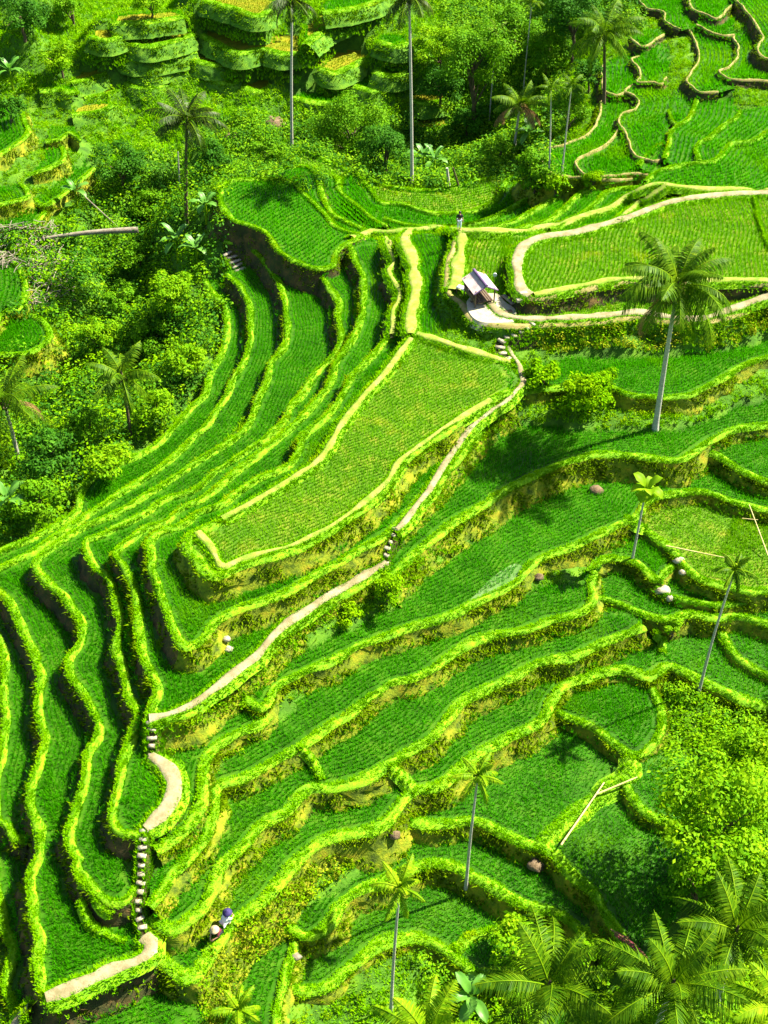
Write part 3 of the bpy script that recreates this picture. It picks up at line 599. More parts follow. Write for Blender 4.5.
for k, L in enumerate(LAY):
    z = L['z']; E = L['E']; w_ = L['w']*(.83 if L['bank'] != 'greenbank' else 1.3); n = len(E)
    tg = np.gradient(E, axis=0) if not L['closed'] else (np.roll(E, -1, 0)-np.roll(E, 1, 0))
    tg /= np.linalg.norm(tg, axis=1)[:, None]+1e-9
    s = 1 if L['ccw'] else -1
    N = np.stack([tg[:, 1], -tg[:, 0]], 1)*s                       # outward
    for _ in range(3):
        N[1:-1] = (N[:-2]+2*N[1:-1]+N[2:])/4
    N /= np.linalg.norm(N, axis=1)[:, None]+1e-9
    # foot of the bank
    def low(o):
        p = E+N*o[:, None]; jj, ii = cell(p[:, 0], p[:, 1])
        hh = np.where(ID[jj, ii] == k, 99, H[jj, ii]); return hh
    o1 = np.full(n, .75); f = low(o1); f = np.where(f > 50, z-.5, f)
    for _ in range(2):
        drop = np.clip(z-f, 0.0, 4.5); o1 = .45+drop*.5
        f2 = low(o1+.15); f = np.where(f2 > 50, f, np.where(f2 > z, np.minimum(f, z), f2))
    drop = np.clip(z-f, 0, 4.5 if L['bank'] != 'greenbank' else .9)
    drop = np.convolve(np.pad(drop, 2, 'edge'), np.ones(5)/5, 'valid')
    wv = w_*(1+profile_noise(n, .16, 1.3)); hv = .23*(1+profile_noise(n, .18, 1.6))
    off = profile_noise(n, .07, 1.2)
    def P3(o, zz): return np.concatenate([E+N*(o+off)[:, None], np.broadcast_to(zz, (n,))[:, None]], 1)
    u_ = np.ones(n)
    r_ = [P3(-wv*.62, z-.05), P3(-wv*.42, z+hv*.75), P3(-wv*.1, z+hv*1.02), P3(wv*.22, z+hv*.86), P3(wv*.45, z+hv*.15)]
    ridge = np.stack(r_, 1); ridge[:, 1:4, 2] += rng.normal(0, .03, (n, 3))
    rows = [r_[4]]
    for q in (.25, .5, .75, 1.0):
        o = wv*.45+drop*((.14+.36*q) if L['bank'] != 'greenbank' else .95)*q**.8+np.where(drop > .3, rng.normal(0, .09, n), 0)
        rows.append(P3(o, z+hv*.15-(drop+hv*.15)*q+np.where(drop > .3, rng.normal(0, .05, n), 0)*(q < 1)))
    foot = rows[-1].copy(); foot[:, :2] += N*.25; foot[:, 2] -= .9 if L['bank'] != 'greenbank' else .3; rows.append(foot)
    bank = np.stack(rows, 1)
    root = thing('rice_terrace', L['label'], 'rice terrace', (float(E[:, 0].mean()), float(E[:, 1].mean()), z), GROUP)
    loc = np.array(root.location)
    if L['closed']:
        ridge = np.concatenate([ridge, ridge[:1]]); bank = np.concatenate([bank, bank[:1]])
    dirt = L['rim'] == 'bund_far'
    mb = MB(); mb.strip(ridge, 0)
    # grass along the rim: thick fringe, hanging over the outer edge
    seg = int(n*.45*(80 if not dirt else 14))
    t = rng.uniform(0, n-1.001, seg); i0 = t.astype(int); fr = (t-i0)[:, None]
    e = E[i0]*(1-fr)+E[np.minimum(i0+1, n-1)]*fr; nn = N[i0]
    o = rng.uniform(-.6, .55, seg)*wv[i0]+off[i0]
    if dirt: o = np.where(rng.random(seg) < .75, np.sign(o)*(.36+.2*rng.random(seg))*wv[i0], o)
    zt = z+hv[i0]*np.interp(o/wv[i0], [-.62, -.42, -.1, .22, .45, .6], [0, .72, .98, .82, .2, -.1])
    B = np.c_[e+nn*o[:, None], zt]
    blades(mb, B, .10 if not dirt else .09, .9, .05, 7, 1)
    rg = mb.build('grass_rim', [M['bund_dirt' if dirt else 'bund_soil'], M['bund']], root, False, loc)
    # bank with hanging grass
    mb = MB()
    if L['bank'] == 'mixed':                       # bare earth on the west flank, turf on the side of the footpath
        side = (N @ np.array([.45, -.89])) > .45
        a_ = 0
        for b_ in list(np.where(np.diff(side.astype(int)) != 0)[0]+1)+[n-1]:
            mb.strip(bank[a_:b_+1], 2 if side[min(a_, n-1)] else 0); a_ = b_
    else: mb.strip(bank, 0)
    rich = L['bank'] != 'earth'
    L2 = int(n*.45*np.clip(drop.mean(), .1, 3)*(30 if not rich else 75))
    if drop.max() > .25:
        ti = rng.uniform(0, n-1.001, L2); i1 = ti.astype(int); tf = (ti-i1)[:, None]; i2 = np.minimum(i1+1, n-1)
        q = rng.random(L2)**1.3*4; qi = np.minimum(q.astype(int), 3); qf = (q-qi)[:, None]
        Ba = bank[i1, qi]*(1-qf)+bank[i1, qi+1]*qf; Bb = bank[i2, qi]*(1-qf)+bank[i2, qi+1]*qf; B = Ba*(1-tf)+Bb*tf
        pn = np.sin(B[:, 0]*1.7+B[:, 1]*.9+k)+np.sin(B[:, 0]*-.8+B[:, 1]*2.1)+np.sin(B[:, 2]*4+B[:, 0])
        keep = (drop[i1] > .3) & (pn+rng.normal(0, .8, L2) > (.1 if L['bank'] != 'bank_scrub' else -.8)); B = B[keep]; nk = N[i1][keep]
        Bl = B.copy(); P = B
        d_ = nk*.5
        h = .22; P = np.repeat(B, 5, 0); dd = np.repeat(nk, 5, 0)
        mm = len(P); D = np.c_[dd*.5+rng.normal(0, .35, (mm, 2)), rng.uniform(-.25, .9, mm)]*(h*rng.uniform(.5, 1.5, mm))[:, None]
        W = np.c_[-dd[:, 1], dd[:, 0], 0*dd[:, 0]]*.05+rng.normal(0, .015, (mm, 3))
        mb.add(np.stack([P-W, P+W, P+D], 1).reshape(-1, 3), np.arange(3*mm).reshape(-1, 3), 1)
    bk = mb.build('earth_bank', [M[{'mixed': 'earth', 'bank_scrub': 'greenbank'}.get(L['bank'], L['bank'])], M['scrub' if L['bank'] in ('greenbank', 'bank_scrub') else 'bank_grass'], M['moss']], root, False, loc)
    # floor
    P = L['P']; tris = tessellate_polygon([[Vector((x, y, 0)) for x, y in P]])
    mb = MB(); mb.add(np.c_[P, np.full(len(P), z)], np.array([t if (P[t[1]][0]-P[t[0]][0])*(P[t[2]][1]-P[t[0]][1])-(P[t[1]][1]-P[t[0]][1])*(P[t[2]][0]-P[t[0]][0]) > 0 else t[::-1] for t in tris]))
    fl = {'rice': 'paddy', 'rice_shade': 'paddy', 'rice_young': 'paddy_dry', 'rice_gold': 'paddy_gold'}[L['rice']]
    mb.build('paddy_floor', M[fl], root, False, loc)
    # rice in rows
    if L['rice']:
        c0 = E-E.mean(0); ang = L['ang']
        if ang is None:
            ev, evec = np.linalg.eigh(c0.T @ c0); ang = math.atan2(evec[1, 1], evec[0, 1])
        ca, sa = math.cos(ang), math.sin(ang)
        R2 = np.array([[ca, -sa], [sa, ca]]); q = P @ R2
        far_ = E[:, 1].mean() > 105
        near_ = E[:, 1].mean() < 78; st = (.19 if near_ else .22)/math.sqrt(L['dens']) if not far_ else .30
        if L['rice'] == 'rice_gold': st = .36
        if L['ang'] is None and not L['closed']:                   # rows follow the rim
            Ed = resample(E, .09); nd = np.stack([np.interp(np.linspace(0, n-1, len(Ed)), np.arange(n), N[:, c]) for c in (0, 1)], 1)
            for _ in range(12): nd[1:-1] = (nd[:-2]+2*nd[1:-1]+nd[2:])/4
            offs = np.arange(.45, 27, st*1.5); pts = (Ed[None]-nd[None]*offs[:, None, None]).reshape(-1, 2)
            key = np.round(pts/(st*.70)).astype(np.int64); _, first = np.unique(key[:, 0]*100003+key[:, 1], return_index=True)
            pts = pts[first]+rng.normal(0, .02, (len(first), 2))
            us = np.arange(q[:, 0].min(), q[:, 0].max(), st*.9); vs = np.arange(q[:, 1].min(), q[:, 1].max(), st*1.2)
            uu, vv = np.meshgrid(us, vs); gp_ = np.stack([uu.ravel()+rng.normal(0, .03, uu.size), vv.ravel()], 1) @ R2.T
            occ = np.zeros((NY//2+8, NX//2+8), bool); kk_ = lambda a: (np.clip(((a[:, 1]-Y0)/.5).astype(int), 1, NY//2), np.clip(((a[:, 0]-X0)/.5).astype(int), 1, NX//2))
            oj, oi = kk_(pts); occ[oj, oi] = True
            pts = np.vstack([pts, gp_[~occ[kk_(gp_)]]])              # and fill what the rim's rows do not reach
        else:
            us = np.arange(q[:, 0].min(), q[:, 0].max(), st*.72); vs = np.arange(q[:, 1].min(), q[:, 1].max(), st*1.62)
            uu, vv = np.meshgrid(us, vs); uu = uu.ravel(); vv = vv.ravel()
            wob = .35*np.sin(uu*.25+k)+.18*np.sin(uu*.7+2*k)
            pts = np.stack([uu+rng.normal(0, .03, len(uu)), vv+wob+rng.normal(0, .02, len(uu))], 1) @ R2.T
        okx = (pts[:, 0] > X0) & (pts[:, 0] < X1) & (pts[:, 1] > Y0) & (pts[:, 1] < Y1); pts = pts[okx]
        jj, ii = cell(pts[:, 0], pts[:, 1])
        ok = (ID[jj, ii] == k) & (HR[jj, ii] < z+(.06 if L['bank'] in ('earth', 'mixed') else .40)) & ~LOW[jj, ii]
        pts = pts[ok]; pz = np.maximum(z, HR[jj, ii][ok]-.05)
        pu, pv = proj(np.c_[pts, np.full(len(pts), z)])
        ok = (pu > -70) & (pu < 838) & (pv > -70) & (pv < 1094); pts = pts[ok]; pz = pz[ok]
        if 'silvery' in L['label']:
            wet = np.array([in_px(a, b, PUDDLE) for a, b in zip(*proj(np.c_[pts, np.full(len(pts), z)]))])
            keep_ = ~wet | (rng.random(len(pts)) < .88); pts = pts[keep_]; pz = pz[keep_]
        oj_, oi_ = cell(pts[:, 0], pts[:, 1]); OCC[oj_, oi_] = True
        ntuft += len(pts)
        mb = MB()
        if L['rice'] == 'rice_gold': blades(mb, np.c_[pts, pz], .26, .4, .06, 4)
        else: blades(mb, np.c_[pts, pz], .30 if near_ else .38 if L['rice'] != 'rice_young' else .34, .55, .05 if near_ else .07 if not far_ else .10, 5)
        if len(pts): tag(mb.build('rice_crop', M[L['rice']], root, False, loc), kind='stuff')
occ2 = OCC.copy()
for dj, di in ((0, 1), (1, 0), (0, -1), (-1, 0), (1, 1), (-1, 1), (1, -1), (-1, -1)):
    occ2[max(0, -dj):NY+min(0, -dj), max(0, -di):NX+min(0, -di)] |= OCC[max(0, dj):NY+min(0, dj), max(0, di):NX+min(0, di)]
bj, bi = np.where(IN & ~occ2 & (HR < HL+.6))              # corners of the flats gone to weeds
bp = np.repeat(np.c_[GX[bi], GY[bj], np.maximum(HL, HR-.05)[bj, bi]], 3, 0); bp[:, :2] += rng.uniform(-.15, .15, (len(bp), 2))
mb = MB(); blades(mb, bp, .22, .7, .06, 5); tag(mb.build('weeds', M['rice']), kind='stuff')

# ------------------------------------------------------------------ footpaths and stairs
def path3(px, dz, zfix=None):
    P = np.array([ground(u, v) for u, v in px]); P[:, 2] += dz
    P = resample(smooth(P, 6), .5)
    for _ in range(6):
        P[1:-1, 2] = (P[:-2, 2]+P[1:-1, 2]*2+P[2:, 2])/4
    return P
def footpath(px, wd, dz, mat='path', fringe=True, name='footpath'):
    P = path3(px, dz); n = len(P)
    t = np.gradient(P[:, :2], axis=0); t /= np.linalg.norm(t, axis=1)[:, None]+1e-9
    N = np.stack([t[:, 1], -t[:, 0]], 1); wv = wd*np.clip(1+profile_noise(n, .24, .9), .6, 1.28); sh = profile_noise(n, .06, 1.5)
    rows = []
    for o, z in ((-.5, -.5), (-.5, -.07), (-.45, -.02), (-.2, .025), (.2, .02), (.45, -.02), (.5, -.07), (.5, -.5)):
        oo = o*wv+sh+(np.sign(o)*.4 if z == -.5 else 0)
        rows.append(np.c_[P[:, :2]+N*oo[:, None], P[:, 2]+z+(rng.normal(0, .012, n) if abs(o) < .4 else 0)])
    mb = MB(); mb.strip(np.stack(rows[1:7], 1)); mb.strip(np.stack(rows[:2], 1), 2); mb.strip(np.stack(rows[6:], 1), 2)
    if fringe:
        m = int(n*.5*90); i = rng.integers(0, n, m); sd = rng.choice([-1, 1], m)
        o = sd*(wv[i]*.5+np.abs(rng.normal(0, .30, m))-.16*rng.random(m))
        B = np.c_[P[i, :2]+N[i]*(o+sh[i])[:, None]+t[i]*rng.uniform(-.3, .3, m)[:, None], P[i, 2]-.12-np.maximum(0, np.abs(o)-wv[i]*.5)*.8]
        blades(mb, B, .18, .7, .07, 4, 1)
    o = mb.build(name, [M[mat], M['bund'], M['bund_soil']]); tag(o, kind='structure'); return P
footpath([(506,346),(512,358),(520,370),(522,384),(516,397),(503,406),(490,414),(478,425),(468,436),(455,453),(443,471),(430,489),(418,507),(405,525),(396,535)], .42, .34)
footpath([(386,566),(379,571),(350,589),(320,605),(290,625),(266,648),(255,660),(240,673),(215,692),(195,708),(172,718),(150,722)], .55, .38)
footpath([(152,759),(163,766),(172,776),(176,790),(171,808),(158,822),(146,832)], .8, .38)
footpath([(146,940),(153,947),(150,956),(135,966),(112,976),(85,986),(62,996),(48,1004)], .65, .42)
footpath([(30,1012),(22,1022),(12,1040)], .5, .4)
footpath([(352,240),(372,236),(390,234),(412,232),(440,231),(462,232),(509,234),(540,232),(564,226),(588,217),(608,211),(625,202),(640,193),(661,187),(680,190),(710,192),(740,193),(768,196),(800,197)], .75, .36, 'path_grass')
footpath([(531,299),(523,294),(519,284),(517,268),(519,256),(527,247),(546,240),(576,236),(606,227),(632,219),(662,208),(690,202),(723,198),(753,196),(800,194)], .8, .40)
footpath([(534,299),(560,293),(590,287),(620,282),(660,283),(700,283),(768,284),(800,286)], .6, .40, 'path_grass')
footpath([(618,224),(635,210),(649,199),(664,190)], .7, .45, 'path_grass')
footpath([(410,234),(405,242),(410,254),(414,266),(416,279),(416,292),(413,310),(411,338)], .85, .40, 'path_grass')
footpath([(386,240),(389,250),(394,264),(389,273),(394,284),(400,294),(399,303),(393,313),(393,325),(392,338)], .38, .38, 'path_grass')
footpath([(462,233),(460,250),(458,268),(456,284),(453,293)], .9, .36, 'path_grass')
footpath([(488,306),(500,317),(520,322),(560,322),(614,319),(640,316),(676,321),(701,322),(731,313),(768,303),(800,294)], .7, .42)
footpath([(412,336),(428,340),(448,347),(470,354),(492,360),(510,366)], .6, .40, 'path_grass')
footpath([(410,342),(398,360),(384,378),(362,403),(339,433),(322,461),(299,478),(267,498),(244,511),(222,522)], .42, .37, 'path_grass')
footpath([(199,535),(210,550),(222,570),(242,563),(267,555),(299,545),(332,528),(357,511),(384,488),(399,465),(421,446),(446,431),(466,417),(489,402)], .42, .32, 'path_grass')
def levee(px, wd, label, dz=.0, h=.3):
    P = path3(px, dz); n = len(P); t = np.gradient(P[:, :2], axis=0); t /= np.linalg.norm(t, axis=1)[:, None]+1e-9
    N = np.stack([t[:, 1], -t[:, 0]], 1); wv = wd*(1+profile_noise(n, .15, 1.2)); of = profile_noise(n, .08, 1.2)
    prof = ((-.8, -.35), (-.5, .05), (-.3, .8), (0, 1.0), (.3, .8), (.5, .05), (.8, -.35)); rows = []
    for o, z in prof: rows.append(np.c_[P[:, :2]+N*(o*wv+of)[:, None], P[:, 2]+z*h])
    root = thing('dividing_bank', label, 'grass bank', tuple(map(float, P[n//2])), 'grass banks dividing the plots'); loc = np.array(root.location)
    mb = MB(); mb.strip(np.stack(rows, 1)); mb.build('turf', M['bund_soil'], root, False, loc)
    m = int(n*.5*90); i = rng.integers(0, n, m); o = rng.uniform(-.6, .6, m)
    B = np.c_[P[i, :2]+N[i]*(o*wv[i]+of[i])[:, None]+t[i]*rng.uniform(-.25, .25, m)[:, None], P[i, 2]+h*np.interp(np.abs(o), [0, .3, .5, .6], [1, .8, .05, -.1])]
    mb = MB(); blades(mb, B, .12, .9, .055, 6); tag(mb.build('grass', M['bund'], root, False, loc), kind='stuff')
levee([(538,849),(548,838),(560,828),(577,814),(590,802),(603,793),(618,784),(629,774),(632,764)], .95, 'broad grass bank carrying the two bamboo poles', .05)
levee([(662,652),(660,644),(656,635)], .5, 'short grass bank under the shrub left of the slanting areca stem')
levee([(456,950),(464,943),(473,937),(489,933),(503,932)], .6, 'grass bank branching right behind the arched bottom palm')
levee([(302,750),(308,760),(314,771),(319,780)], .45, 'narrow grass bank joining the second and third long rims')
levee([(394,768),(399,778),(406,787),(415,793)], .6, 'short grass bank joining the third and fourth long rims')
levee([(628,520),(636,526),(644,531)], .6, 'stubby grass bank near the foot of the papaya tree')
levee([(84,880),(92,888),(100,903),(110,915)], .5, 'overgrown grass ledge below the wedge by the stone stairs', -.1)
levee([(84,905),(92,925),(104,938),(124,940)], .5, 'lower overgrown grass ledge above the bottom left path', -.1)
levee([(753,198),(758,215),(764,235),(770,250)], .35, 'thin grass bank crossing the largest field near the right edge')
# the trodden yard in front of the hut
yard = np.array([lift([p], 1.0)[0] for p in smooth([(470,300),(482,297),(497,297),(505,305),(515,313),(512,324),(490,326),(476,323),(468,313)], 4, True)])
mb = MB(); mb.add(np.c_[yard, np.full(len(yard), 1.3)], np.array(tessellate_polygon([[Vector((x, y, 0)) for x, y in yard]])))
rim = np.stack([np.c_[yard, np.full(len(yard), 1.3)], np.c_[yard.mean(0)+(yard-yard.mean(0))*1.2, np.full(len(yard), .7)]], 1)
mb.strip(np.concatenate([rim, rim[:1]])); tag(mb.build('yard', M['yard']), kind='structure')

def stairs(px, ns, wd, label, dz=.35, mats='stone'):
    A, B = ground(*px[0]), ground(*px[-1])
    P = np.array([ground(u, v) for u, v in px]); 
    d = np.r_[0, np.cumsum(np.linalg.norm(np.diff(P[:, :2], axis=0), axis=1))]
    P[:, 2] = A[2]+(B[2]-A[2])*d/d[-1]+dz
    Q = resample(smooth(P, 5), .05); Q = Q[np.linspace(0, len(Q)-1, ns).astype(int)]
    root = thing('stone_stairs', label, 'stairs', tuple(map(float, Q[-1])))
    loc = np.array(root.location)
    t = np.gradient(Q[:, :2], axis=0); t /= np.linalg.norm(t, axis=1)[:, None]+1e-9; N = np.stack([t[:, 1], -t[:, 0]], 1)
    mb = MB(); rows = [np.c_[Q[:, :2]+N*o*wd, Q[:, 2]+z] for o, z in ((-1.4, -1.6), (-.66, -.22), (.66, -.22), (1.4, -1.6))]
    mb.strip(np.stack(rows, 1)); 
    m = ns*60; i = rng.integers(0, ns, m); sd = rng.choice([-1, 1], m)
    qq = rng.uniform(.42, 1.25, m); Bp = np.c_[Q[i, :2]+N[i]*(sd*qq*wd)[:, None]+t[i]*rng.uniform(-.3, .3, m)[:, None], Q[i, 2]-.25-np.maximum(0, qq-.66)*1.4]
    blades(mb, Bp, .28, .5, .07, 4, 1)
    mb.build('earth_ramp', [M['earth'], M['bund']], root, False, loc)
    for k in range(ns):
        dep = np.linalg.norm(Q[min(k+1, ns-1), :2]-Q[max(k-1, 0), :2])/(2 if 0 < k < ns-1 else 1)
        mb = MB(); mb.box((Q[k, 0], Q[k, 1], Q[k, 2]-.12+rng.normal(0, .02)), (wd*rng.uniform(.75, 1.25), max(.2, dep*rng.uniform(.40, .58)), .16), math.atan2(t[k, 1], t[k, 0])-math.pi/2+rng.normal(0, .14), 0, rng.normal(0, .05), rng.normal(0, .06))
        mb.build('step', M[mats], root, False, loc)
stairs([(152,725),(153,740),(152,758)], 5, .5, 'short flight of pale stone steps at the sharp corner of the footpath')
stairs([(145,834),(144,850),(144,870),(141,888),(139,905),(141,922),(146,940)], 13, .42, 'long narrow flight of pale stone stairs dropping to the lower left footpath')
stairs([(396,534),(390,545),(387,556),(386,566)], 6, .42, 'small flight of steps below the narrow dark green terrace')
stairs([(532,327),(521,332),(512,338),(503,344),(500,352),(506,362)], 9, .7, 'broken pale steps climbing from the path to the hut level')
stairs([(228,256),(233,262),(240,270)], 5, 1.1, 'few pale plank steps at the upper end of the west terraces', .1)
# ------------------------------------------------------------------ undergrowth, scattered as stuff
def in_poly(u, v, P):
    P = np.asarray(P, float); r = np.zeros(len(u), bool); q = np.roll(P, -1, 0)
    for (x0, y0), (x1, y1) in zip(P, q):
        c = (y0 <= v) != (y1 <= v)
        if y1 != y0: r ^= c & (u < x0+(v-y0)*(x1-x0)/(y1-y0))
    return r
NC = 60000
cx = rng.uniform(X0, X1, NC*14); cy = rng.uniform(Y0, Y1, NC*14)
jj, ii = cell(cx, cy); bankc = HR[jj, ii] > H[jj, ii]+.15
free = (ID[jj, ii] < 0) | bankc
cx, cy = cx[free], cy[free]; onbank = bankc[free]; cz = np.where(onbank, HR[jj, ii][free]-.05, base_z(cx, cy))
pu, pv = proj(np.c_[cx, cy, cz]); out_ = (pu < -60) | (pu > 830) | (pv < -70) | (pv > 1090); ok = (pu > -300) & (pu < 1070) & (pv > -160) & (pv < 1260) & (~out_ | (rng.random(len(pu)) < .35))
cx, cy, cz, pu, pv, onbank = cx[ok], cy[ok], cz[ok], pu[ok], pv[ok], onbank[ok]
JUN = [(-80,230),(60,232),(112,185),(150,150),(225,178),(228,290),(222,345),(190,400),(140,445),(80,478),(72,512),(-80,572)]
jungle = in_poly(pu, pv, JUN)
back = (pv < 188) & (pu > 215) & (pu < 545+40*(pv < 100)) & ~jungle
hill = (pv < 190) & ~jungle & ((pu < 560) | (pv < 30) & (pu < 640)) & ~((pu < 95) & (pv > 95))
deepwood = hill & (pu > 440) & (pv < 175) | hill & (pv > 120) & (pu > 200)
lowright = (pv > 690) & (pu > 640) | (pv > 955) & (pu > 420)
yellow = in_poly(pu, pv, [(225,905),(330,855),(345,880),(290,935),(235,1060),(180,1060),(200,985)]) | in_poly(pu, pv, [(520,330),(800,300),(800,345),(720,350),(560,352),(530,350)])
spine = in_poly(pu, pv, [(150,728),(200,705),(250,650),(380,560),(440,495),(505,395),(530,405),(470,520),(400,605),(300,665),(255,700),(200,730),(165,745)])
slope = (~(jungle | hill | lowright | yellow) & ~onbank) | (spine & ~yellow)
lowright &= ~onbank; jungle &= ~onbank | (rng.random(len(cx)) < .3)
def shrubs(mask, dens, r0, r1, nl, size, mats, name, label=None, zoff=0):
    idx = np.where(mask)[0]
    idx = idx[rng.random(len(idx)) < dens]
    mb = MB(); n = len(idx)
    if not n: return
    r = rng.uniform(r0, r1, n); m = np.array([int(nl*(x/r1)**1.5)+4 for x in r]); tot = m.sum()
    own = np.repeat(np.arange(n), m)
    d = rng.normal(0, 1, (tot, 3)); d[:, 2] = np.abs(d[:, 2])*1.1; d /= np.linalg.norm(d, axis=1)[:, None]
    rad = r[own]*rng.uniform(.55, 1.05, tot)
    P = np.c_[cx[idx][own], cy[idx][own], cz[idx][own]+zoff]+d*rad[:, None]*np.array([1, 1, 1.25])
    mi = rng.integers(0, len(mats), n)[own]
    for q in range(len(mats)):
        s = mi == q; leaves(mb, P[s], d[s]+np.array([0, 0, .5]), size, q)
    o = mb.build(name, [M[x] for x in mats]); tag(o, label, None, None, 'stuff'); return o
A_c = RES*RES
shrubs(jungle, .055, .4, 1.9, 75, .32, ['leaf_mid', 'leaf_light', 'leaf_dark', 'scrub', 'leaf_dark'], 'undergrowth')
shrubs(hill & ~deepwood & (~onbank | (rng.random(len(cx)) < .15)), .035, .25, .8, 50, .22, ['leaf_light', 'scrub', 'leaf_light', 'scrub'], 'undergrowth')
shrubs(hill & onbank & ~deepwood, .07, .2, .5, 36, .17, ['leaf_mid', 'scrub', 'leaf_mid', 'leaf_dark'], 'undergrowth')
shrubs(deepwood, .085, .5, 1.4, 60, .30, ['leaf_mid', 'leaf_dark', 'leaf_light'], 'undergrowth')
shrubs(lowright, .25, .3, .9, 60, .20, ['leaf_light', 'leaf_mid', 'scrub', 'leaf_light'], 'undergrowth')
shrubs(yellow, .18, .2, .55, 26, .16, ['scrub_yellow', 'scrub'], 'weeds')
shrubs(slope, .10, .12, .42, 18, .15, ['scrub', 'scrub', 'bank_grass'], 'weeds')
mb = MB(); s = slope | yellow
blades(mb, np.c_[cx, cy, cz-.05][s], .26, .65, .07, 5, 0); 
xx = rng.random(len(cx)) < .5
tag(mb.build('grass', [M['bund']]), kind='stuff')
mb = MB(); blades(mb, np.c_[cx, cy, cz-.05][yellow & xx], .32, .6, .08, 6, 0)
tag(mb.build('dry_grass', [M['scrub_yellow']]), kind='stuff')
# patch of tall grass beside the upper west rim, and hillside grass
mb = MB(); blades(mb, np.c_[cx, cy, cz-.05][(hill | jungle & (rng.random(len(cx)) < .3)) & (rng.random(len(cx)) < .6)], .42, .6, .09, 5, 0)
tag(mb.build('tall_grass', [M['bund']]), kind='stuff')

# ------------------------------------------------------------------ trees and bushes
def tree(u, v, R, h, mat, label, name='leafy_tree', cat='tree', group=None, flat=.85, leaf=.30, n=None, trunk=True, dens=1.0, loose=0.0):
    """u, v: where the middle of the crown is seen; R crown radius, h height of the crown's middle"""
    if R < 3.5: h = min(h, R*1.0)
    b = ground(u, v, h); root = thing(name, label, cat, tuple(map(float, b)), group); loc = b.copy()
    c = b+np.array([0, 0, h]); n = n or int(9+R*5)
    cen = []
    for k in range(n):
        d = rng.normal(0, 1, 3); d /= np.linalg.norm(d); d[2] = d[2]*flat
        if d[2] < -.6: d[2] *= -.6
        cen.append(c+d*R*rng.uniform(.45, .85+loose))
    cen = np.array(cen); rr = R*rng.uniform(.22, .46, n)
    mb = MB()
    for p, r in zip(cen, rr):
        m = int(dens*min(420, 30+r*r*150/(leaf/.3)**2)); d = rng.normal(0, 1, (m, 3)); d /= np.linalg.norm(d, axis=1)[:, None]
        d[:, 2] = np.where(d[:, 2] < -.3, -d[:, 2], d[:, 2])
        leaves(mb, p+d*(r*rng.uniform(.5, 1.12, m))[:, None]*np.array([1, 1, .8]), d+np.array([0, 0, .4]), leaf)
    mb.build('crown', M[mat], root, False, loc)
    mb = MB(); top = c-np.array([0, 0, R*.15])
    P = np.linspace(b-np.array([0, 0, .4]), top, 6); P[1:-1, :2] += rng.normal(0, .06*h**.5, (4, 2))
    mb.tube(P, np.linspace(.05+R*.055, .04+R*.018, 6), 7)
    for p in cen[rng.permutation(n)[:min(n, 7)]]:
        q = P[rng.integers(2, 5)]; mid = (q+p)/2+np.array([0, 0, .12*R]); mb.tube(np.array([q, mid, p]), [.03+R*.02, .025+R*.012, .015], 5, 0, False)
    mb.build('trunk', M['trunk_dark'], root, False, loc)
    return root

# ------------------------------------------------------------------ palms
def frond_mesh(Lf, el, droop, pairs, lw, ll, hang=.55, twist=0.0):
    """frond pointing along +X from the origin"""
    mb = MB(); s = np.linspace(0, 1, 11); th = el-droop*s**1.35; ds = Lf/10
    x = np.r_[0, np.cumsum(np.cos(th[:-1])*ds)]; z = np.r_[0, np.cumsum(np.sin(th[:-1])*ds)]
    y = twist*Lf*s**2*.25
    P = np.c_[x, y, z]; mb.tube(P, np.linspace(.045, .012, 11), 5, 1, False)
    t = np.linspace(.14, 1.0, pairs); X = np.interp(t, s, x); Yy = np.interp(t, s, y); Z = np.interp(t, s, z); TH = np.interp(t, s, th)
    V = []
    for sd in (-1, 1):
        l = ll*Lf*np.sin(np.clip((t*.93+.10), 0, 1)*math.pi)**.6*rng.uniform(.85, 1.1, pairs)
        fx, fz = np.cos(TH), np.sin(TH)
        f = .5+rng.normal(0, .07, pairs); hg = hang+rng.normal(0, .12, pairs)+.15*t
        D = np.stack([fx*f, sd*np.ones(pairs)*.85, fz*f-hg], 1); D /= np.linalg.norm(D, axis=1)[:, None]; D *= l[:, None]
        B = np.stack([X, Yy, Z], 1); W = np.stack([fx, 0*fx, fz], 1)*lw*.5
        mid = B+D*.5+np.array([0, 0, 1])*l[:, None]*.06; tip = B+D-np.array([0, 0, 1])*l[:, None]*.12
        V.append((B-W*.6, B+W*.6, mid+W, mid-W, tip))
    for B0, B1, M1, M0, Tp in V:
        n = pairs; vv = np.stack([B0, B1, M1, M0], 1).reshape(-1, 3); mb.add(vv, np.arange(4*n).reshape(-1, 4), 0)
        vv = np.stack([M0, M1, Tp], 1).reshape(-1, 3); mb.add(vv, np.arange(3*n).reshape(-1, 3), 0)
    return mb
def place(o, parent, pos, az, roll=0.0, sc=1.0):
    o.parent = parent; o.location = pos; o.rotation_euler = (roll, 0, az); o.scale = (sc, sc, sc)
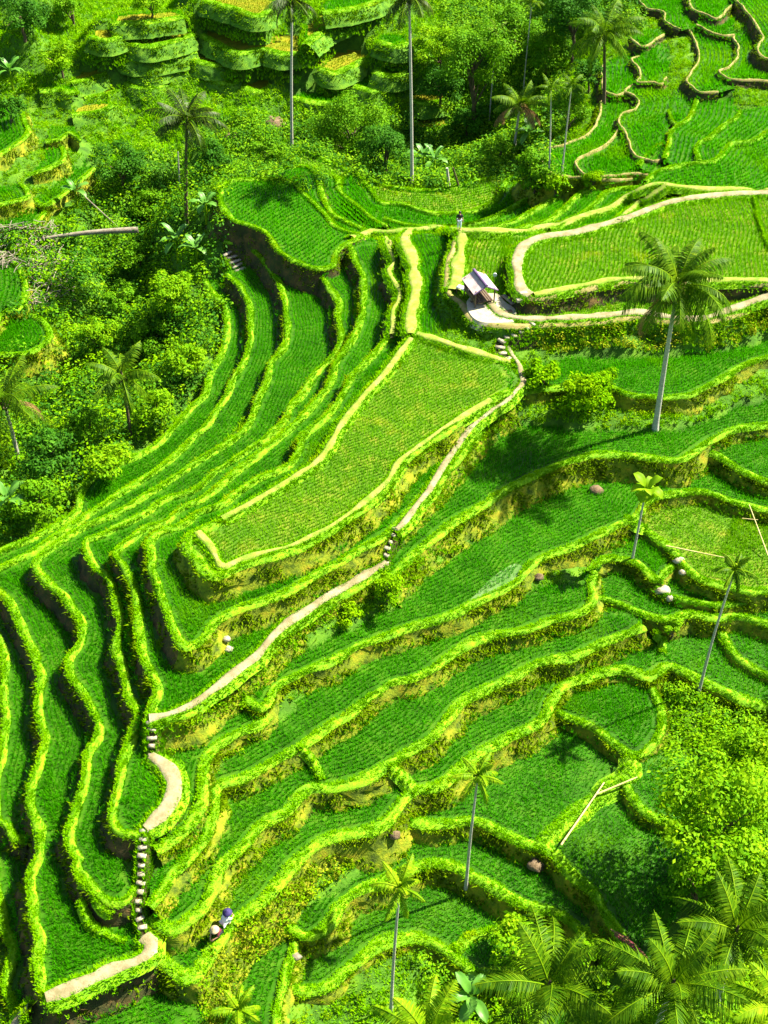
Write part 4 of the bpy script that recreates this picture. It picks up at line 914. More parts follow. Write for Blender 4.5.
def palm(crown, basepx, Lf, label, mat='frond', nf=20, name='coconut_palm', trunk='trunk_pale', r0=.19, r1=.11, coco=True, ivy=False, height=None, pairs=42, grp='coconut palms', droopk=1.0, dead=0):
    if height is None:
        b = ground(*basepx); top = at_depth(crown[0], crown[1], b[1]+.0)
    else:
        b = ground(crown[0], crown[1], height); top = b+np.array([rng.normal(0, .4), rng.normal(0, .4), height])
    root = thing(name, label, 'palm tree', tuple(map(float, b)), grp); loc = b.copy(); H_ = top[2]-b[2]
    mb = MB(); t = np.linspace(0, 1, 14); lean = (top-b)[:2]
    P = np.c_[b[0]+lean[0]*(.35*t+.65*t**1.6), b[1]+lean[1]*t+np.sin(t*math.pi)*.02*H_, b[2]-.4+(H_+.4)*t]
    rad = np.interp(t, [0, .06, .2, 1], [r0*1.6, r0*1.15, r0, r1]); mb.tube(P, rad, 9)
    mb.build('trunk', M[trunk], root, True, loc)
    tip = top-loc
    protos = []
    for kk in range(nf):
        q = (kk+.5)/nf; el = math.radians(78-100*q+rng.normal(0, 6)); dr = math.radians(55+45*q+rng.normal(0, 8))*droopk
        fm = frond_mesh(Lf*rng.uniform(.85, 1.08)*(.8+.2*min(1, q*3)), el, dr, pairs, .085 if Lf > 3 else .09, .26 if Lf > 3 else .23, .35+.5*q, rng.normal(0, .4))
        dry = kk >= nf-dead
        o = fm.build('frond', [M['frond_dry' if dry else mat], M['frond_light' if not dry else 'frond_dry']], root)
        place(o, root, tip, kk*2.39996+rng.normal(0, .15))
    mb = MB(); mb.tube(np.array([tip+loc+np.array([0, 0, -.5]), tip+loc+np.array([0, 0, .5])]), [r1*1.6, .06], 7)
    shaft = mb.build('crown_shaft', M['trunk_dark' if coco else 'frond_light'], root, True, loc)
    cm = 'frond_light' if rng.random() < .5 else 'trunk_dark'
    if coco:
        for kk in range(7):
            a = kk*.9+rng.random(); c = tip+loc+np.array([math.cos(a)*.32, math.sin(a)*.32, -.35-.12*(kk % 3)])
            th = np.linspace(0, math.pi, 5); prof = np.c_[np.zeros(5), np.zeros(5), -np.cos(th)*.15]+c
            mb = MB(); mb.tube(prof, np.sin(th)*.13+.005, 7); mb.build('coconut', M[cm], shaft, True, loc)
    if ivy:
        mb = MB(); n = 420; q = rng.random(n)*.75; a = rng.uniform(0, 6.3, n); Pi = np.stack([np.interp(q, t, P[:, c]) for c in range(3)], 1)
        d = np.c_[np.cos(a), np.sin(a), 0*a]; leaves(mb, Pi+d*rng.uniform(.12, .42, n)[:, None], d+np.array([0, 0, .3]), .26)
        mb.build('ivy', M['leaf_mid'], root, False, loc)
    return root
G1 = 'tall coconut palms'
palm((678,286), (655,430), 5.2, 'tall single coconut palm with drooping fronds between the large field and the shaded terrace', nf=26, r0=.2, grp=G1, droopk=1.2, dead=2, pairs=58)
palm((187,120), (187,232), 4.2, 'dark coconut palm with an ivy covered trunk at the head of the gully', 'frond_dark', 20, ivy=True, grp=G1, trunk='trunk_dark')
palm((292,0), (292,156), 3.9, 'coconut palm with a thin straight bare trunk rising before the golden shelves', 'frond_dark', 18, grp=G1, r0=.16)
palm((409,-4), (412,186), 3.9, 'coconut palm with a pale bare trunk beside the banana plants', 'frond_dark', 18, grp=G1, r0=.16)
palm((604,34), (604,104), 4.6, 'wide crowned coconut palm standing over the upper right plots', 'frond', 22, trunk='trunk_dark', grp=G1)
palm((520,106), (513,162), 3.8, 'coconut palm with arching brownish fronds at the edge of the wood', 'frond', 15, dead=5, grp=G1, r0=.15)
palm((4,402), None, 5.8, 'coconut palm cut by the left edge, above the gully', 'frond', 18, height=7.0, grp=G1, dead=2)
palm((122,376), (131,438), 3.3, 'young coconut palm in the middle of the gully thicket', 'frond', 14, grp=G1, r0=.14, trunk='trunk_dark')
palm((672,985), None, 4.2, 'coconut palm with glossy upright fronds in the bottom right', 'frond', 20, height=8.0, grp=G1, droopk=.85)
palm((742,938), None, 3.8, 'dark coconut palm at the right edge of the bottom right clump', 'frond', 18, height=7.5, grp=G1, droopk=.85)
palm((556,1000), None, 4.3, 'coconut palm with arched fronds at the bottom edge', 'frond', 19, height=7.0, grp=G1)
palm((422,1052), None, 3.6, 'coconut palm whose fronds just poke up over the bottom edge', 'frond_light', 16, height=6.0, grp=G1, droopk=.8)
palm((783,1015), None, 3.8, 'coconut palm leaning in at the bottom right corner', 'frond_light', 16, height=7.0, grp=G1)
G2 = 'slender areca palms'
palm((478,776), (466,887), 1.7, 'areca palm with a yellow green crown on the thick curved bank', 'frond_light', 11, 'areca_palm', 'trunk_pale', .09, .055, False, pairs=20, grp=G2)
palm((400,888), (391,1011), 1.75, 'areca palm with a white stem in front of the lowest terrace', 'frond_light', 11, 'areca_palm', 'trunk_pale', .09, .055, False, pairs=20, grp=G2)
palm((735,570), (699,692), 1.6, 'areca palm with a slanting stem and dark crown by the right side plots', 'frond', 12, 'areca_palm', 'trunk_pale', .09, .055, False, pairs=20, grp=G2)
palm((551,88), (549,176), 1.7, 'thin areca palm in front of the lowest upper right plot', 'frond', 10, 'areca_palm', 'trunk_pale', .08, .05, False, pairs=16, grp=G2)
palm((572,84), (562,173), 1.7, 'leaning areca palm right beside its thin twin', 'frond', 10, 'areca_palm', 'trunk_pale', .08, .05, False, pairs=16, grp=G2)
palm((532,2), (523,96), 1.8, 'tall thin areca palm rising out of the wood to the top edge', 'frond', 10, 'areca_palm', 'trunk_pale', .08, .05, False, pairs=16, grp=G2)
palm((497,30), (489,125), 1.7, 'areca palm half lost in the tall tree of the wood', 'frond', 10, 'areca_palm', 'trunk_pale', .08, .05, False, pairs=16, grp=G2)
palm((238,1012), None, 1.7, 'low areca palm at the bottom edge in the yellow scrub', 'frond_light', 11, 'areca_palm', 'trunk_pale', .09, .06, False, height=1.6, pairs=20, grp=G2)

# ------------------------------------------------------------------ banana plants and the papaya
def big_leaf(Lf, wd, el, droop):
    mb = MB(); s = np.linspace(0, 1, 9); th = el-droop*s**1.2; ds = Lf/8
    x = np.r_[0, np.cumsum(np.cos(th[:-1])*ds)]; z = np.r_[0, np.cumsum(np.sin(th[:-1])*ds)]
    ww = wd*np.interp(s, [0, .15, .3, .7, .92, 1], [.03, .08, .85, 1, .55, .03])*.5
    rows = np.stack([np.c_[x, -ww, z+ww*.35], np.c_[x, -ww*.5, z+ww*.24], np.c_[x, 0*x, z], np.c_[x, ww*.5, z+ww*.24], np.c_[x, ww, z+ww*.35]], 1)
    rows[1:-1, (0, 4), 2] += rng.normal(0, .05, (7, 2)); mb.strip(rows, 0); return mb
def banana(u, v, h, label, nl=8, Lf=2.0, mat='banana'):
    b = ground(u, v, h*.8); root = thing('banana_plant', label, 'banana plant', tuple(map(float, b)), 'banana plants')
    mb = MB(); mb.tube(np.array([b-[0, 0, .3], b+[.05, 0, h*.6], b+[.08, 0, h]]), [.17, .13, .07], 8); mb.build('stem', M['frond_light'], root, True, b)
    for k in range(nl):
        q = (k+.5)/nl
        o = big_leaf(Lf*rng.uniform(.8, 1.1), .62, math.radians(80-62*q), math.radians(45+55*q)).build('leaf', M[mat], root, True)
        place(o, root, (.08, 0, h-.1*q), k*2.4+rng.normal(0, .2))
banana(423,160, 2.0, 'left one of the bright banana plants beside the pale bare palm trunk')
banana(434,163, 1.7, 'right one of the bright banana plants, closest to the leaning white trunk')
banana(176,245, 2.2, 'banana plant with big pale leaves below the ivy covered palm', 8, 2.2)
banana(196,252, 1.7, 'small pale banana plant right of the larger one below the ivy covered palm', 7, 1.8)
banana(205,208, 1.9, 'bluish banana plant tight against the tongue shaped field', 8, 1.7)
banana(10,75, 2.4, 'banana plant under the dark trees at the top of the left edge', 9, 2.3)
banana(8,505, 2.2, 'banana plant in the dark hollow at the left edge above the lowest terrace', 9, 2.1)
banana(528,138, 2.0, 'banana plant in the thicket behind the thin areca palms', 8, 1.9)
banana(470,1000, 1.8, 'banana plant with pale leaves at the bottom edge, left of the arched palm', 8, 1.8)
banana(75,195, 1.9, 'banana plant above the fallen trunk on the far bank', 7, 1.7)
b = ground(632, 560); top = at_depth(646, 490, b[1])
root = thing('papaya_tree', 'young papaya tree with a bare pale stem and a tuft of hanging leaves', 'tree', tuple(map(float, b)))
mb = MB(); t = np.linspace(0, 1, 8)[:, None]; mb.tube(b-[0, 0, .3]+(top-b+[0, 0, .3])*t, np.linspace(.10, .06, 8), 8); mb.build('trunk', M['trunk_pale'], root, True, b)
for k in range(11):
    o = big_leaf(rng.uniform(1.1, 1.5), .75, math.radians(70-8*k), math.radians(60+9*k)).build('leaf', M['frond_light'], root, True); place(o, root, tuple(top-b), k*2.4)

# crowns seen in the photograph: pixel of the crown's middle, radius, height of the middle
TREES = [
 (120,165,2.9,5.0,'leaf_dark','dark round tree left of the ivy covered palm at the head of the gully'),
 (352,128,4.4,4.2,'leaf_mid','big broad leafy tree between the golden shelves and the tongue shaped field'),
 (385,150,2.8,3.0,'leaf_dark','dark low tree at the right foot of the big broad leafy tree'),
 (475,55,4.2,9.5,'leaf_mid','tall tree with a creeper hung trunk in the middle of the wood'),
 (467,118,2.0,5.0,'leaf_dark','dark column of creepers under the tall tree of the wood'),
 (575,22,3.6,5.0,'leaf_dark','dense dark tree behind the wide crowned palm'),
 (548,52,3.0,5.0,'leaf_mid','leafy tree left of the wide crowned palm'),
 (515,28,3.0,5.5,'leaf_mid','tree at the top edge between the tall tree and the wide crowned palm'),
 (440,50,3.2,4.0,'leaf_light','bright tree right of the pale bare palm trunk near the top'),
 (440,88,2.6,3.0,'leaf_dark','dark bushy tree over the narrow hillside shelves'),
 (500,152,2.0,2.4,'leaf_mid','round bush behind the crest of the bowl'),
 (532,165,1.9,2.0,'leaf_mid','low bush at the right end of the bowl crest'),
 (570,110,2.0,2.6,'leaf_mid','bush between the wood and the kinked plot'),
 (590,75,1.8,2.6,'leaf_dark','small dark tree under the wide crowned palm'),
 (270,150,1.8,2.2,'leaf_mid','bush at the foot of the thin straight palm trunk'),
 (150,205,2.2,3.0,'leaf_mid','leafy tree above the fallen trunk'),
 (215,158,1.8,3.0,'leaf_dark','dark shrub tree right of the ivy covered palm'),
 (20,15,3.0,4.5,'leaf_dark','dark tree in the top left corner'),
 (70,8,2.4,3.0,'leaf_mid','leafy tree at the top edge near the left corner'),
 (10,110,1.6,3.0,'leaf_dark','dark bush at the upper corner of the far left bank'),
 (60,60,2.2,2.4,'leaf_light','bright bush on the hillside above the far left bank'),
 (150,2,2.0,2.4,'leaf_light','tree at the top edge above the uppermost grassy shelf'),
 (140,258,2.0,2.8,'leaf_mid','round tree just below the pale end of the fallen trunk'),
 (170,292,2.2,2.8,'leaf_light','yellowish tree in the upper gully'),
 (125,300,2.0,2.6,'leaf_mid','round tree in the middle of the upper gully'),
 (150,340,2.2,2.6,'leaf_mid','tree beside the dark gap right of the young palm'),
 (95,335,2.0,2.4,'leaf_light','bright bush tree left above the young palm'),
 (185,360,1.9,2.2,'leaf_light','bright bush at the lower edge of the west terraces'),
 (160,405,1.8,2.0,'leaf_light','light bush between the young palm and the lowest west terrace'),
 (85,425,2.0,2.4,'leaf_mid','bush below the young palm in the gully'),
 (45,455,2.2,2.6,'leaf_dark','dark bush under the palm at the left edge'),
 (110,462,1.7,1.8,'leaf_light','light bush hugging the corner of the lowest west terrace'),
 (40,500,1.8,2.0,'leaf_mid','bush right of the banana plant at the left edge'),
 (580,396,2.2,1.0,'scrub','bright bush between the hut steps and the shaded terrace'),
 (545,376,1.6,.8,'scrub','smaller bright bush by the bend of the stepped path'),
 (606,382,1.2,.7,'scrub','low bright bush on the rim left of the tall single palm'),
 (720,815,3.6,5.5,'leaf_light','broad bright leafy tree on the right above the palm clump'),
 (755,765,2.6,3.5,'leaf_light','bright leafy tree at the right edge, up from the broad one'),
 (752,870,2.8,4.0,'leaf_mid','leafy tree at the right edge behind the dark palm'),
 (700,885,2.0,3.0,'leaf_mid','smaller leafy tree just above the bottom right palms'),
 (515,950,1.7,2.2,'leaf_light','bright shrub in front of the lowest thick bank, above the arched palm'),
 (590,955,1.5,1.8,'leaf_light','bright shrub left of the fallen reddish frond'),
 (672,630,0.8,.9,'leaf_light','little shrub on the rim left of the slanting areca stem'),
 (535,180,1.2,1.0,'leaf_mid','low dark bush beside the end of the bowl crest'),
 (556,184,1.2,.9,'scrub','bush under the two thin areca palms'),
 (592,184,1.1,.8,'scrub','bush under the low wedge plot'),
 (388,590,1.1,.9,'scrub','tufted bush below the small flight of steps'),
 (350,618,1.0,.7,'scrub','tufted bush on the slope under the stepped footpath'),
]
for u, v, r, h, m, lab in TREES:
    bush = 'bush' in lab or 'shrub' in lab
    tree(u, v, r, h, m, lab, 'bush' if bush else 'leafy_tree', 'bush' if bush else 'tree', None, .85 if h > 2.5 else .7, .26 if r > 1.2 else .18, None, True, 1.0, .12)

# ------------------------------------------------------------------ the hut and the things round it
hc = lift([(480, 281)], 2.9)[0]; yaw = math.atan2(-3.6, 1.3)            # ridge direction
hut = thing('field_hut', 'little open field hut with a pale pinkish sheet roof and dark ridge', 'hut', (hc[0], hc[1], 1.15))
hut.rotation_euler = (0, 0, yaw)
Lr, Wr, ze, zr = 2.5, 1.0, 1.45, 2.0
roof = MB(); roof.tube(np.array([(-Lr/2+.1, 0, zr-.06), (Lr/2-.1, 0, zr-.06)]), .05, 6); roof = roof.build('roof', M['wood'], hut)
for sd in (-1, 1):
    mb = MB(); x = np.linspace(-Lr/2, Lr/2, 28); rows = []
    for q in np.linspace(0, 1, 6):
        rows.append(np.c_[x, np.full(28, sd*(.03+q*Wr)), zr-(zr-ze)*q-.03*np.sin(q*math.pi)+.018*np.cos(np.arange(28)*math.pi)])
    rows = np.stack(rows, 1); lo = rows.copy(); lo[:, :, 2] -= .035
    mb.strip(rows); mb.strip(lo[:, ::-1])
    for a_, b_ in ((rows[:, 0], lo[:, 0]), (rows[:, -1], lo[:, -1]), (rows[0], lo[0]), (rows[-1], lo[-1])): mb.strip(np.stack([a_, b_], 1))
    mb.build('roof_panel', M['roof'], roof)
mb = MB(); mb.tube(np.array([(-Lr/2-.05, 0, zr+.03), (Lr/2+.05, 0, zr+.03)]), .13, 8); mb.build('ridge_cap', M['ridge'], roof)
mb = MB()
for sd in (-1, 1): mb.tube(np.array([(Lr/2+.02, 0, zr), (Lr/2+.02, sd*Wr, ze)]), .06, 6)
mb.build('bargeboard', M['ridge'], roof)
for x in (-1.1, 1.1):
    for y in (-.8, .8):
        mb = MB(); mb.tube(np.array([(x, y, -.2), (x, y, 1.62)]), .06, 8); mb.build('post', M['wood'], hut)
mb = MB(); mb.box((-.1, 0, .42), (2.2, 1.5, .09)); 
for q in range(8): mb.box((-.1, -.67+q*.19, .475), (2.25, .17, .02))
mb.build('platform', M['wood'], hut)
mb = MB(); mb.box((-1.12, 0, .95), (.05, 1.5, .9)); mb.build('back_wall', M['wood'], hut)
mb = MB(); mb.box((.0, -.82, .7), (2.1, .05, .4)); mb.build('side_wall', M['wood'], hut)
def pt(u, v, z): 
    p = lift([(u, v)], z)[0]; return np.array([p[0], p[1], z])
p = pt(494.5, 281.5, 1.05)
o = thing('round_sign', 'small white round sign on a thin stake in the clipped plot by the hut', 'sign', tuple(p))
mb = MB(); mb.tube(np.array([(0, 0, -.1), (0, 0, .62)]), .02, 6); mb.build('stake', M['wood'], o)
mb = MB(); mb.tube(np.array([(0, -.03, .62), (0, .03, .62)]), .17, 14); mb.build('disc', M['white'], o)
p = pt(463, 294, 1.1)
o = thing('table', 'low table with a pale top left of the hut', 'table', tuple(p)); o.rotation_euler = (0, 0, -.6)
mb = MB(); mb.box((0, 0, .55), (1.1, .5, .05)); mb.build('table_top', M['whitecloth'], o)
for x in (-.48, .48):
    for y in (-.2, .2): mb = MB(); mb.box((x, y, .26), (.05, .05, .53)); mb.build('leg', M['wood'], o)
p = pt(473, 303, 1.16)
o = thing('stool', 'rough wooden stool under the front of the hut roof', 'stool', tuple(p))
mb = MB(); mb.box((0, 0, .4), (.5, .35, .06), .4); mb.build('seat', M['deadwood'], o)
for x in (-.18, .18): mb = MB(); mb.box((x, x*.4, .18), (.05, .25, .38), .4); mb.build('leg', M['wood'], o)
p = pt(480, 304, 1.16)
o = thing('basket', 'brown woven basket on the trodden yard by the hut', 'basket', tuple(p))
mb = MB(); th = np.linspace(0, 1, 6); mb.tube(np.c_[0*th, 0*th, th*.45], .2+.09*np.sin(th*2.4), 14); mb.build('body', M['tan'], o)
mb = MB(); mb.tube(np.array([(.27*math.cos(a), .27*math.sin(a), .44) for a in np.linspace(0, 2*math.pi, 16)]), .025, 6); mb.build('rim', M['wood'], o)
p = pt(508, 304, 1.05)
o = thing('bench', 'greyish plank bench beside the dark gap right of the hut', 'bench', tuple(p)); o.rotation_euler = (0, 0, -1.05)
mb = MB(); mb.box((0, 0, .42), (1.5, .38, .06)); mb.build('seat', M['deadwood'], o)
for x in (-.6, .6): mb = MB(); mb.box((x, 0, .2), (.07, .34, .4)); mb.build('leg', M['wood'], o)
for u, v, lab in ((520, 304, 'pale stone slab at the corner of the large field'), (508, 316, 'dark reddish stone on the path edge by the yard'), (523, 297, 'squared pale stone beside the stone slab at the field corner')):
    p = ground(u, v)+[0, 0, .3]; mb = MB(); mb.box(p, (.62, .36, .26), .3)
    q = mb.build('stone', M['wood' if 'dark' in lab else 'stone'], None, False, p); tag(q, lab, 'stone')
    bv = q.modifiers.new('edge', 'BEVEL'); bv.width = .05; bv.segments = 2
def rock(u, v, r, label, mat='stone', up=.2):
    p = ground(u, v); p[2] += up*r; mb = MB(); ph = np.linspace(0, math.pi, 7); rows = []
    for a in np.linspace(0, 2*math.pi, 11)[:-1]:
        rr = r*(1+rng.normal(0, .14, 7)); rows.append(np.c_[p[0]+np.cos(a)*np.sin(ph)*rr*1.2, p[1]+np.sin(a)*np.sin(ph)*rr, p[2]-np.cos(ph)*rr*.7])
    rows = np.array(rows); rows[:, 0] = rows[0, 0]; rows[:, -1] = rows[0, -1]
    mb.strip(np.concatenate([rows, rows[:1]])); tag(mb.build('rock', M[mat], None, True, p), label, 'rock')
rock(663, 592, .42, 'long pale rock on the rim near the papaya tree'); rock(670, 599, .25, 'small pale rock at the lower end of the long pale one')
rock(679, 562, .32, 'upright pale rock in the gap between the yellowish plot and the arching bank'); rock(682, 574, .22, 'pale rock at the foot of the upright one')
rock(227, 641, .22, 'upper one of the whitish rocks by the corner bank of the ridge nose'); rock(229, 650, .24, 'lower one of the whitish rocks by the corner bank of the ridge nose')
rock(309, 757, .2, 'white rock in a dark hollow under the second long rim'); rock(538, 578, .32, 'brown rock at the notch in the first long rim', 'earth_rock')
rock(596, 492, .45, 'reddish rock in the shaded hollow under the dappled terrace', 'earth_rock'); rock(535, 868, .42, 'pinkish boulder where the thick curved banks meet', 'earth_rock')
rock(395, 838, .3, 'grey rock at the left end of the thick curved bank', 'earth_rock'); rock(296, 958, .25, 'tiny rock at the rim of the isolated dark plot', 'deadwood')
rock(273, 128, 1.3, 'large pinkish rock face patch on the hillside left of the thin palm trunk', 'earth_rock'); rock(232, 140, .9, 'pinkish rock lower left of the large rock face patch', 'earth_rock')

# fallen wood, brush, bamboo
def pole(A, B, r, name, label, mat, cat, bend=0.0, n=9, r2=None):
    A, B = np.array(A, float), np.array(B, float); t = np.linspace(0, 1, n)[:, None]; P = A+(B-A)*t
    P[:, 2] += bend*np.sin(t[:, 0]*math.pi); mb = MB(); mb.tube(P-A, np.linspace(r, r2 or r*.7, n), 8)
    o = mb.build(name, M[mat], None, True); o.location = A; return tag(o, label, cat)
def gp(u, v, h=0): q = ground(u, v, h); return q+np.array([0, 0, h])
pole(gp(138,230,1.6), gp(42,240,.5), .34, 'fallen_trunk', 'bleached fallen tree trunk lying across the gully', 'deadwood', 'log', .2, 12, .16)
pole(gp(85,197,1.8), gp(118,227,.7), .07, 'dead_branch', 'thin bare branch slanting above the fallen trunk', 'deadwood', 'branch')
pole(gp(68,275,.5), gp(82,246,1.0), .10, 'dead_branch', 'forked dead branch hanging below the fallen trunk', 'deadwood', 'branch', .2)
pole(gp(55,265,.5), gp(64,245,.8), .07, 'dead_branch', 'bent dead branch beside the pile of dry brush', 'deadwood', 'branch', .3)
pole(gp(449,187,.1), gp(447,168,2.2), .17, 'leaning_trunk', 'leaning whitish trunk behind the crest of the bowl', 'trunk_pale', 'log')
pole(gp(459,187,.1), gp(453,168,2.3), .10, 'leaning_trunk', 'thinner brown trunk right of the leaning whitish one', 'trunk_dark', 'log')
pole(gp(180,190,.1), gp(178,152,4.2), .08, 'bare_trunk', 'thin pale bare trunk left of the ivy covered palm', 'trunk_pale', 'tree')
pole(gp(666,546,.7), gp(724,558,.55), .045, 'bamboo_pole', 'fallen bamboo pole lying level in the yellowish plot toward the areca crown', 'bamboo', 'bamboo pole')
pole(gp(768,556,.3), gp(749,505,1.8), .05, 'bamboo_pole', 'bamboo pole standing aslant at the right edge', 'bamboo', 'bamboo pole')
pole(gp(742,519,1.4), gp(758,520,1.5), .03, 'bamboo_pole', 'short cross stick by the slanted pole at the right edge', 'bamboo', 'bamboo pole')
pole(gp(561,845,.55), gp(604,783,.6), .06, 'bamboo_pole', 'longer bamboo pole across the rim of the wide plot', 'bamboo', 'bamboo pole')
pole(gp(597,794,.6), gp(637,778,.6), .06, 'bamboo_pole', 'shorter bamboo pole pointing up right beside the longer one', 'bamboo', 'bamboo pole')
for u, v, r, lab in ((850,330,2.4,'leafy tree just past the right end of the largest field'), (865,520,2.2,'leafy tree past the right edge, level with the yellowish plot'), (850,680,2.6,'leafy tree past the right edge above the broad leafy tree')):
    tree(u, v, r, r, 'leaf_mid', lab)
brush = thing('brush_pile', 'pale heap of dry brush and cut stalks on the far left bank', 'brush pile', tuple(map(float, ground(25, 252))))
mb = MB(); bl = np.array(brush.location)
for k in range(520):
    u, v = rng.uniform(-8, 58), rng.uniform(230, 272)
    if rng.random() < .35: u, v = rng.uniform(32, 70), rng.uniform(262, 312)
    p = ground(u, v); a = rng.uniform(0, 6.3); l = rng.uniform(.5, 1.6); d = np.array([math.cos(a), math.sin(a), rng.normal(0, .25)])*l/2
    p = p+[0, 0, rng.uniform(.25, .95)]; mb.tube(np.array([p-d, p+rng.normal(0, .06, 3), p+d]), [.05, .045, .02], 4, 0, False)
mb.build('stalks', M['deadwood'], brush, False, bl)
A, B = gp(610, 930, .8), gp(648, 962, .7)
o = frond_mesh(float(np.linalg.norm(B-A)), .25, .5, 22, .10, .12, .4).build('dead_frond', [M['maroon'], M['frond_dry']]); o.location = A
o.rotation_euler = (0, 0, math.atan2(B[1]-A[1], B[0]-A[0])); tag(o, 'reddish brown fallen palm frond at the end of the thick bank', 'dead frond')

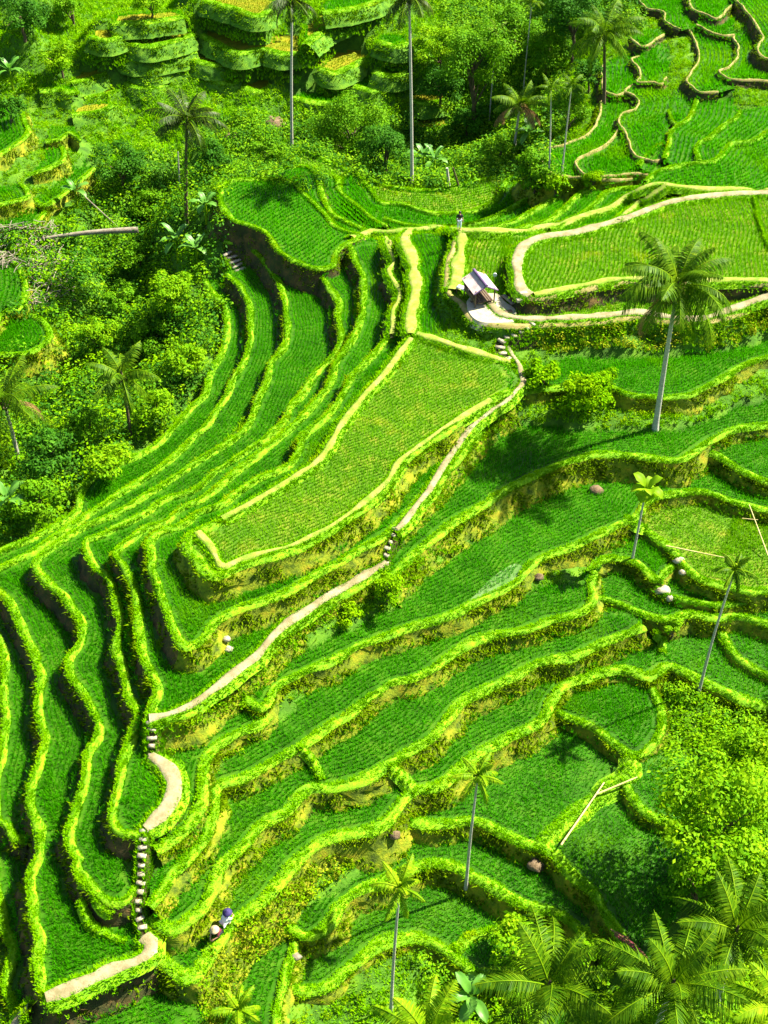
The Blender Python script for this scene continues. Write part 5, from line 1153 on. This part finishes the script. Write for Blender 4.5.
# ------------------------------------------------------------------ people
def skin_mesh(name, V, E, rad, mat, parent, sub=2):
    me = bpy.data.meshes.new(name); me.from_pydata([tuple(v) for v in V], E, []); o = bpy.data.objects.new(name, me); C.objects.link(o)
    md = o.modifiers.new('skin', 'SKIN'); 
    if not me.skin_vertices: me.skin_vertices.new() if hasattr(me.skin_vertices, 'new') else None
    for k, r in enumerate(rad):
        me.skin_vertices[0].data[k].radius = (r, r); me.skin_vertices[0].data[k].use_root = (k == 0)
    md.use_smooth_shade = True
    s = o.modifiers.new('sub', 'SUBSURF'); s.levels = sub; s.render_levels = sub
    me.materials.append(M[mat]); o.parent = parent; return o
def person(label, loc, rz, J, top, legs, hairm, hat=None):
    """J: joint positions; clothing follows the limbs"""
    root = thing('person', label, 'person', tuple(map(float, loc))); root.rotation_euler = (0, 0, rz)
    V, E, Rr = [], [], []
    def add(p, r, par=None):
        V.append(np.array(p, float)); Rr.append(r)
        if par is not None: E.append((par, len(V)-1))
        return len(V)-1
    pel = add(J['pelvis'], .13); ch = add(J['chest'], .14, pel); nk = add(J['neck'], .055, ch)
    hd = np.array(J['head']); ck = add(np.array(J['neck'])*.45+hd*.55-np.array([0, 0, .02]), .075, nk); cr = add(hd+[0, 0, .03], .10, ck)
    for s in ('l', 'r'):
        sh = add(J['sh'+s], .062, ch); el = add(J['el'+s], .045, sh); wr = add(J['wr'+s], .030, el)
        d = V[wr]-V[el]; d /= np.linalg.norm(d); sd = np.cross(d, [0, 0, 1.]); sd = sd/np.linalg.norm(sd) if np.linalg.norm(sd) > .1 else np.array([1., 0, 0])
        pm = add(V[wr]+d*.06, .034, wr)
        for f, (o, l) in enumerate(((-.028, .075), (-.010, .088), (.010, .083), (.027, .065))):
            a = add(V[pm]+d*.035+sd*o, .010, pm); b_ = add(V[a]+d*l*.5+[0, 0, -.008], .009, a); add(V[b_]+d*l*.4+[0, 0, -.02], .008, b_)
        a = add(V[wr]+d*.04+sd*.045, .011, wr); add(V[a]+d*.045+sd*.015, .009, a)
        hp = add(J['hp'+s], .085, pel); kn = add(J['kn'+s], .06, hp); an = add(J['an'+s], .042, kn); toe = np.array(J['an'+s])+np.array(J.get('toe', (0, -.16, -.05))); add(toe, .035, an)
    skin_mesh('body', V, E, Rr, 'skin', root)
    def cloth(name, pts, edges, rad, mat): skin_mesh(name, pts, edges, rad, mat, root)
    mid = lambda a, b, q: np.array(J[a])*(1-q)+np.array(J[b])*q
    P = [J['pelvis'], J['chest'], mid('chest', 'neck', .7), J['shl'], mid('shl', 'ell', 1.0), J['shr'], mid('shr', 'elr', 1.0)]
    cloth('shirt', P, [(0, 1), (1, 2), (1, 3), (3, 4), (1, 5), (5, 6)], [.165, .18, .075, .085, .065, .085, .065], top)
    P = [J['pelvis'], J['hpl'], J['knl'], mid('knl', 'anl', .8), J['hpr'], J['knr'], mid('knr', 'anr', .8)]
    cloth('trousers', P, [(0, 1), (1, 2), (2, 3), (0, 4), (4, 5), (5, 6)], [.16, .11, .085, .065, .11, .085, .065], legs)
    mb = MB(); ph = np.linspace(0, math.pi*.62, 6); rows = []
    for a_ in np.linspace(0, 2*math.pi, 13): rows.append(np.c_[np.cos(a_)*np.sin(ph)*.118, np.sin(a_)*np.sin(ph)*.125+.02, np.cos(ph)*.125+.045]+hd)
    mb.strip(np.array(rows)); mb.build('hair', M[hairm], root, True)
    mb = MB(); mb.tube(np.array([hd+[0, -.095, .0], hd+[0, -.125, -.015]]), [.012, .018], 6); mb.build('nose', M['skin'], root, True)
    for x in (-.035, .035):
        mb = MB(); mb.tube(np.array([hd+[x, -.085, .03], hd+[x, -.10, .03]]), .011, 6); mb.build('eye', M['hair'], root)
    if hat:
        mb = MB(); th = np.linspace(0, 2*math.pi, 19); rows = []
        for a_ in th: rows.append(np.array([(0, 0, .24), (.1*math.cos(a_), .1*math.sin(a_), .20), (.14*math.cos(a_), .14*math.sin(a_), .09), (.27*math.cos(a_), .27*math.sin(a_), .06), (.26*math.cos(a_), .26*math.sin(a_), .045), (.10*math.cos(a_), .10*math.sin(a_), .07)])+hd)
        mb.strip(np.array(rows)); mb.build('hat', M[hat], root, True)
    return root
stand = dict(pelvis=(0, 0, .95), chest=(0, .01, 1.28), neck=(0, 0, 1.47), head=(0, -.02, 1.60), shl=(.18, 0, 1.40), shr=(-.18, 0, 1.40), ell=(.27, .03, 1.14), elr=(-.27, .03, 1.14),
             wrl=(.25, -.10, .93), wrr=(-.25, -.10, .93), hpl=(.09, 0, .90), hpr=(-.09, 0, .90), knl=(.10, -.03, .49), knr=(-.10, .04, .49), anl=(.10, .0, .08), anr=(-.10, .10, .08))
p = ground(459, 234); p[2] += .38
person('person with dark hair, dark top and pale blue trousers standing at the path crossing', p, .2, stand, 'black', 'palecloth', 'hair')
squat = dict(pelvis=(0, .12, .30), chest=(0, -.06, .60), neck=(0, -.16, .78), head=(0, -.24, .88), shl=(.18, -.10, .70), shr=(-.18, -.10, .70), ell=(.24, -.30, .50), elr=(-.24, -.30, .50),
             wrl=(.12, -.48, .40), wrr=(-.12, -.48, .40), hpl=(.10, .10, .30), hpr=(-.10, .10, .30), knl=(.17, -.26, .46), knr=(-.17, -.26, .46), anl=(.14, -.10, .08), anr=(-.14, -.10, .08))
p = ground(226, 928); p[2] = -7.2+.30
person('person in a dark navy hat and white clothes crouching on the grassy rim', p, 2.4, squat, 'whitecloth', 'whitecloth', 'hair', 'navy')
p = ground(219, 937); p[2] = -7.2+.12
person('person in a straw hat with maroon top and black trousers crouching at the rice edge', p, -.6, squat, 'maroon', 'black', 'hair', 'tan')
